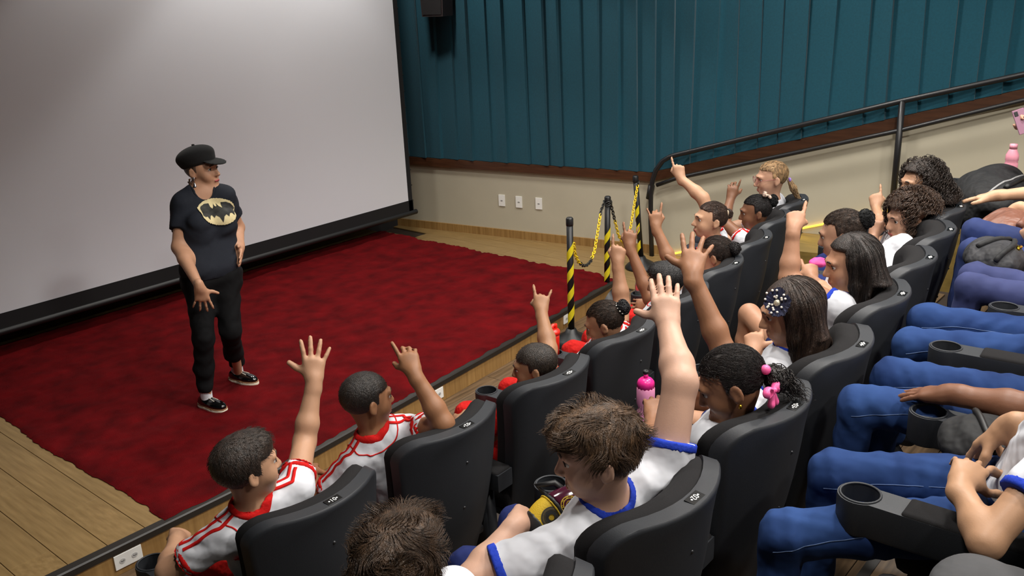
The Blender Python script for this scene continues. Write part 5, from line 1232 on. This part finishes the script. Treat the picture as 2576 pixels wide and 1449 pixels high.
# navy flower with pearls
F = PEOPLE['b4']['F']; navy = mat('navy_tulle', (20, 26, 66), .7, noise=.3, scale=120, bump=.5, bscale=200, sheen=.3); pearl = mat('pearl_bead', (232, 226, 214), .2)
c = F(-.068, .035, .062); n = nrm(c-F(0, -.01, .02)); u = nrm(V(0, 0, 1)-n*n[2]); w = np.cross(n, u); r_ = np.random.default_rng(11)
par = PEOPLE['b4']['hair']; inv = PEOPLE['b4']['inv']
for k in range(11):
    a = 2*math.pi*k/11+r_.normal(0, .12); d = math.cos(a)*u+math.sin(a)*w; e_ = np.cross(n, d); L = .052+r_.normal(0, .005); vs = []; m_ = 9
    for i in range(4):
        t = i/3
        for j in range(m_):
            f = j/(m_-1)-.5; vs.append(c+n*(.010+.012*t+.004*math.sin(j*2.4+k)*t)+d*(L*t*(1-.18*abs(f)*2))+e_*f*(.008+.036*t)+inv)
    q = [(i*m_+j, i*m_+j+1, (i+1)*m_+j+1, (i+1)*m_+j) for i in range(3) for j in range(m_-1)]
    nv = len(vs); vs += [v-n*.0015 for v in vs]; q += [tuple(x+nv for x in f[::-1]) for f in q]
    link('petal', mesh(vs, q, True), navy, par)
pearlm = MB().lathe([(.0005, -.0045), (.0035, -.003), (.0048, 0), (.0035, .003), (.0005, .0045)], 10); pme = mesh(pearlm.v, pearlm.f, True); pme.materials.append(pearl)
for k in range(20):
    a = r_.uniform(0, 6.28); rr = r_.uniform(.018, .05); o = link('pearl', pme, None, par); o.location = c+n*(.012+.012*rr/.05+.006)+(math.cos(a)*u+math.sin(a)*w)*rr+inv
o = link('brooch', MB().build('x', None).data if False else mesh(*(lambda q: (q.v, q.f))(MB().lathe([(.013, 0), (.012, .004), (.006, .008), (.001, .009)], 16)), True), mat('rhinestone', (214, 206, 180), .2, metal=.5), par); o.matrix_local = Matrix.Translation(Vector(c+n*.02+inv)) @ Vector((0, 0, 1)).rotation_difference(Vector(n)).to_matrix().to_4x4()
# beads round the bun, patterned bow, clip
F = PEOPLE['a4']['F']; bc = F(0, -.118, .045); ax = nrm(bc-F.o); uu = nrm(np.cross(ax, (0, 0, 1))); vv = np.cross(ax, uu)
for k in range(12):
    a = 6.283*k/12; o = link('bead', pme, None, PEOPLE['a4']['hair']); o.location = bc-ax*.012+(math.cos(a)*uu+math.sin(a)*vv)*.033+PEOPLE['a4']['inv']
F = PEOPLE['a8']['F']; local_bow(F, F(-.01, -.07, .105), .045, mat('printed_bow_ribbon', (226, 196, 176), .6, rgb2=(60, 44, 40), scale=60, detail=1), 'a8')
F = PEOPLE['a7']['F']; PEOPLE['a7']['put']('hair_clip', [ell(F(-.03, -.092, .045), (.018, .008, .022), F.R, 0)], .004, mat('beige_clip', (200, 176, 150), .5), PEOPLE['a7']['hair'])
# spectacles of the teacher
F = PEOPLE['teacher']['F']; gm = mat('rose_spectacle_frame', (150, 84, 84), .3); sp = MB()
for s in (-1, 1): sp.tube([F(s*.033+.024*math.cos(a), .100, .0+.020*math.sin(a)) for a in np.linspace(0, 6.283, 18, endpoint=False)], .0016*1.2, 6, closed=True)
sp.tube([F(-.009, .102, .003), F(0, .104, .006), F(.009, .102, .003)], .0018, 6)
for s in (-1, 1): sp.tube([F(s*.057, .098, .005), F(s*.074, .04, .006), F(s*.078, -.01, .006)], .0017, 6)
o = sp.build('spectacles', gm, PEOPLE['teacher']['e'], smooth=True); PEOPLE['teacher']['shift'](o)
PEOPLE['teacher']['put']('hair_tie', [ell(F(0, -.115, -.028), (.018, .012, .018), F.R, 0)], .005, mat('lilac_tie', (150, 120, 200), .6), PEOPLE['teacher']['hair'])
# silver ball in the bowed girl's hand
p = PEOPLE['b3']; w_ = p['tips']['L']; c = (w_['index']+w_['thumb']+w_['middle'])/3
tag(sd_obj('foil_ball', [ell(c, (.024, .024, .022), None, 0), ell(c+V(.01, .004, .01), (.014, .012, .014), None, .006)], .004, mat('silver_foil', (190, 196, 200), .25, metal=.9, bump=.5, bscale=160)), 'crumpled silver foil ball held in fingers beside the pink bottle', 'foil ball')
# yellow and maroon pouch on the boy's lap
def pouch():
    p = PEOPLE['b2']; A_ = at_depth(1345, 1330, p['wr']['L']+FWD*.03); B_ = at_depth(1462, 1252, p['wr']['L']+FWD*.10)
    e = empty('drawstring_pouch', A_); inv = -A_; ax = nrm(B_-A_); n = -nrm(ray(1390, 1290)); n = nrm(n-ax*(n@ax)); w = np.cross(ax, n); Rm = np.array([ax, w, n]); c = (A_+B_)/2; L = np.linalg.norm(B_-A_)
    def put(name, pr, hh, m):
        Vv, Q = sd_mesh(pr, hh); return link(name, quads_mesh(Vv+inv, Q), m, e)
    shape = lambda g=0: [ell(c-ax*L*.12, (L*.52+g, .062+g, .045+g), Rm, 0), ell(c+ax*L*.28, (L*.36+g, .052+g, .040+g), Rm, .03)]
    s0 = c-ax*.012
    yl = mat('mustard_mesh_cloth', (196, 162, 20), .7, bump=.3, bscale=300); mar = mat('maroon_gloss_vinyl', (74, 22, 44), .15, coat=.5)
    put('lower_panel', shape()+[cut(s0, ax)], .0045, yl); put('upper_panel', shape()+[cut(s0+ax*.012, -ax)], .0045, mar)
    put('base_panel', shape(.002)+[cut(c-ax*L*.43, ax)], .0045, black); put('seam_band', shape(.003)+[band(s0+ax*.006, ax, .006)], .004, black); put('yellow_piping', shape(.004)+[band(s0-ax*.003, ax, .0025)], .003, yl)
    pr = shape()
    def ring(cc, r, wd, m, name, n_=40):
        pts = [cc+r*(math.cos(a)*ax+math.sin(a)*w)+n*.08 for a in np.linspace(0, 6.283, n_)]; pts = [q for q in pts]
        P = snap(pr, np.array(pts)-n*.03, .0015, 5); T = np.gradient(P, axis=0); N = grad(pr, P); Bn = nrm_rows(np.cross(N, T)); vs = np.concatenate([P+Bn*wd/2, P-Bn*wd/2])+inv; k = len(P)
        return link(name, quads_mesh(vs, np.array([(i, i+1, k+i+1, k+i) for i in range(k-1)])), m, e)
    bk = mat('black_crest_print', (18, 16, 12), .7)
    cc = c-ax*L*.24; ring(cc, .030, .004, bk, 'crest_ring'); ring(cc, .022, .003, bk, 'crest_ring'); ring(cc, .014, .010, bk, 'crest_ring'); ring(cc, .026, .0045, mat('crest_dots', (70, 56, 8), .7, noise=.5, scale=300), 'crest_ring')
    c2 = c+ax*L*.16; ring(c2, .028, .0022, yl, 'crest_ring'); ring(c2, .021, .0022, yl, 'crest_ring'); ring(c2, .012, .0018, yl, 'crest_ring')
    for k in range(9):
        a = 6.283*k/9; ring(c2+.0245*(math.cos(a)*ax+math.sin(a)*w), .0028, .0014, yl, 'crest_mark', 10)
    st = at_depth(1372, 1240, B_); o = MB().tube([B_-ax*.03+n*.02, st+w*.01, at_depth(1350, 1222, B_), at_depth(1395, 1215, B_), at_depth(1420, 1235, B_)], .010, 8).build('strap', black, e, smooth=True)
    me = o.data; co = np.zeros(len(me.vertices)*3, np.float32); me.vertices.foreach_get('co', co); me.vertices.foreach_set('co', (co.reshape(-1, 3)+inv).astype(np.float32).ravel()); me.update()
    return tag(e, 'yellow and maroon pouch with round crest prints held on the boy\'s lap', 'pouch')
pouch()
# bags and jackets on laps of the third row
bagm = mat('black_bag_nylon', (18, 18, 20), .75, bump=.7, bscale=14, bdist=.03)
def lap_bag(name, c, rad, m, label, cat, rz=0, extra=(), lump=()):
    c = V(c); e = empty(name, c-V(0, 0, rad[2])); inv = -V(e.location); R = np.array([[math.cos(rz), math.sin(rz), 0], [-math.sin(rz), math.cos(rz), 0], [0, 0, 1]])
    q = [ell(c, rad, R, 0)]+[ell(c+V(*a), b, R, .05) for a, b in lump]+[wrinkle(max(rad)*.045, max(rad)*.9, int(rad[0]*1000))]
    Vv, Q = sd_mesh(q, .009); link('main_panel', quads_mesh(Vv+inv, Q), m, e)
    for nm, pts, r, mm in extra:
        P = snap(q, np.array([c+V(*t) for t in pts]), r*.5, 5)
        P = np.stack([np.interp(np.linspace(0, len(P)-1, 14), np.arange(len(P)), P[:, i]) for i in range(3)], 1); P = snap(q, P, r*.5, 4)
        MB().tube(list(P+inv), r, 8).build(nm, mm, e, smooth=True)
    return tag(e, label, cat)
k = PEOPLE['c2']; mid = (k['hipj']['R']+k['knee']['R'])/2
lap_bag('shoulder_bag', V(2.68, .50, 1.07), (.13, .13, .075), bagm, 'soft black bag on the lap of the child with clasped hands', 'bag', extra=[('strap', [(-.12, -.05, .05), (-.05, 0, .1), (.05, .05, .1), (.12, .05, .03)], .010, black), ('zip', [(-.10, -.08, .03), (0, -.09, .06), (.08, -.07, .04)], .004, grey)])
k = PEOPLE['c6']; mid = on_z(2500, 648, 1.12)
lap_bag('rucksack', mid, (.17, .13, .085), mat('charcoal_rucksack_nylon', (44, 44, 48), .7, rgb2=(24, 24, 27), scale=9, bump=.8, bscale=16, bdist=.03), 'crumpled charcoal rucksack lying on navy jeans in the third row', 'rucksack', .4, extra=[('strap', [(-.14, -.04, .02), (-.04, -.08, .08), (.08, -.06, .07)], .012, bagm), ('strap', [(-.08, .06, .07), (.02, -.02, .1), (.12, -.05, .05)], .012, bagm), ('buckle', [(-.02, -.09, .05), (0, -.09, .06), (.02, -.09, .05)], .008, goldm)])
k = PEOPLE['c7']; mid = on_z(2540, 575, 1.12)
lap_bag('jacket', mid, (.15, .14, .08), mat('brown_leatherette', (120, 78, 62), .5, bump=.9, bscale=12, bdist=.04), 'folded brown leatherette jacket under two resting hands', 'jacket', .3, lump=[((-.08, -.04, .0), (.08, .08, .06)), ((.06, .02, .03), (.09, .07, .06))], extra=[('sleeve_fold', [(-.12, -.06, .03), (-.02, -.08, .07), (.1, -.07, .05)], .018, mat('brown_leatherette', (120, 78, 62), .5))])
mid = at_depth(2492, 492, V(6.1, .95, 1.1))
b = lap_bag('rucksack', mid, (.33, .20, .15), bagm, 'large black rucksack with pink zip pull leaning below the pink bottle', 'rucksack', .3, lump=[((.14, 0, .0), (.20, .16, .16)), ((-.16, .0, -.08), (.14, .16, .12)), ((.05, -.12, -.06), (.2, .1, .12))], extra=[('zip', [(-.24, -.05, .03), (-.1, -.1, .1), (.1, -.12, .1), (.22, -.1, .02)], .006, grey), ('strap', [(-.2, -.1, .06), (-.02, -.14, .1), (.18, -.12, .08)], .014, black), ('zip_pull', [(-.16, -.14, -.06), (-.15, -.14, -.09)], .010, hot)])
p0 = at_depth(2540, 441, mid+FWD*.08)
bottle('water_bottle', p0, 'plain light pink bottle standing above the large black rucksack', [('bottle_body', [(.001, 0), (.034, 0), (.037, .012), (.037, .075), (.033, .085), (.037, .095), (.036, .125), (.022, .155), (.018, .165)], mat('pink_bottle_plastic', (240, 160, 178), .35), None), ('cap', [(.021, .162), (.021, .19), (.001, .192)], mat('pink_bottle_plastic', (240, 160, 178), .35), flute)])
k = PEOPLE['b6']; lap_bag('pink_bag', at_depth(2060, 660, k['knee']['L']), (.055, .05, .022), mat('pink_bag_cloth', (226, 70, 150), .6, bump=.6, bscale=14, bdist=.02), 'small pink bag beside the white sleeve in the second row', 'bag')
lap_bag('padded_bag', V(1.93, .30, 1.07), (.13, .14, .075), mat('grey_bag_cloth', (70, 70, 72), .9, bump=.5, bscale=20), 'dark grey padded bag at the bottom edge beside the nearest armrest', 'bag')
# spectacles with yellow frame lying against the white tee
c = at_depth(2440, 1260, PEOPLE['c2']['wr']['L']+FWD*.06); e = empty('spectacles', c); x_ = RIGHT*.25+DOWN*.9; x_ = nrm(x_); y_ = nrm(RIGHT*.9-DOWN*.25)
MB().tube([x_*t+y_*(.012*math.sin((t+.06)/.12*3.14)) for t in np.linspace(-.06, .06, 12)], .003, 6).build('frame', mat('neon_yellow_plastic', (226, 226, 40), .4), e, smooth=True)
vs = [x_*(t*.055)+y_*(.008+.035*s) for t, s in ((-1, 0), (0, 0), (1, 0), (.9, .9), (0, 1.1), (-.9, .9))]; vs += [v+FWD*.002 for v in vs]
MB().add(vs, [(0, 1, 4, 5), (1, 2, 3, 4), (11, 10, 7, 6), (10, 9, 8, 7), (0, 6, 7, 1), (1, 7, 8, 2), (2, 8, 9, 3), (3, 9, 10, 4), (4, 10, 11, 5), (5, 11, 6, 0)]).build('lens', mat('smoky_lens', (90, 92, 96), .1, alpha=.55), e)
tag(e, 'dark lens spectacles with neon yellow frame below the clasped hands', 'spectacles')

# red prints on the backs of the polo shirts
blob = lambda k: (lambda u, v: (u*u+(v*1.5)**2+.35*np.sin(7*u+k)*np.sin(9*v+2*k)) < .55)
for key, pts in (('a1', [(602, 1402, .020)]), ('a2', [(893, 1178, .022), (980, 1165, .020), (985, 1190, .010)])):
    p = PEOPLE[key]
    for i, (x, y, sz) in enumerate(pts):
        o = link('red_print', decal(p['st'], hit(p['st'], x, y), p['rx'], p['u'], sz, blob(i+1), .0055, 30), CR, p['so']); p['shift'](o)

p = PEOPLE['c8']; w_ = p['tips']['L']; c = (w_['index']+w_['thumb']+w_['little'])/3; e = empty('mobile_phone', c); y_ = nrm(-FWD); z_ = nrm(-DOWN*.9-RIGHT*.3); x_ = nrm(np.cross(y_, z_)); z_ = np.cross(x_, y_)
e.matrix_world = Matrix(((x_[0], y_[0], z_[0], c[0]), (x_[1], y_[1], z_[1], c[1]), (x_[2], y_[2], z_[2], c[2]), (0, 0, 0, 1)))
MB().box((-.036, -.004, -.072), (.036, .004, .072), .003).build('case', mat('mauve_phone_case', (150, 110, 130), .35), e); MB().box((.008, .004, .035), (.030, .0065, .062), .001).build('camera_bump', black, e)
tag(e, 'mauve mobile phone held up at the right picture edge', 'phone')
blue_shoe = mat('bright_blue_shoe', (24, 60, 190), .5)
for o in PEOPLE['c5']['e'].children:
    if o.name.startswith('shoe'): o.data.materials.clear(); o.data.materials.append(blue_shoe)
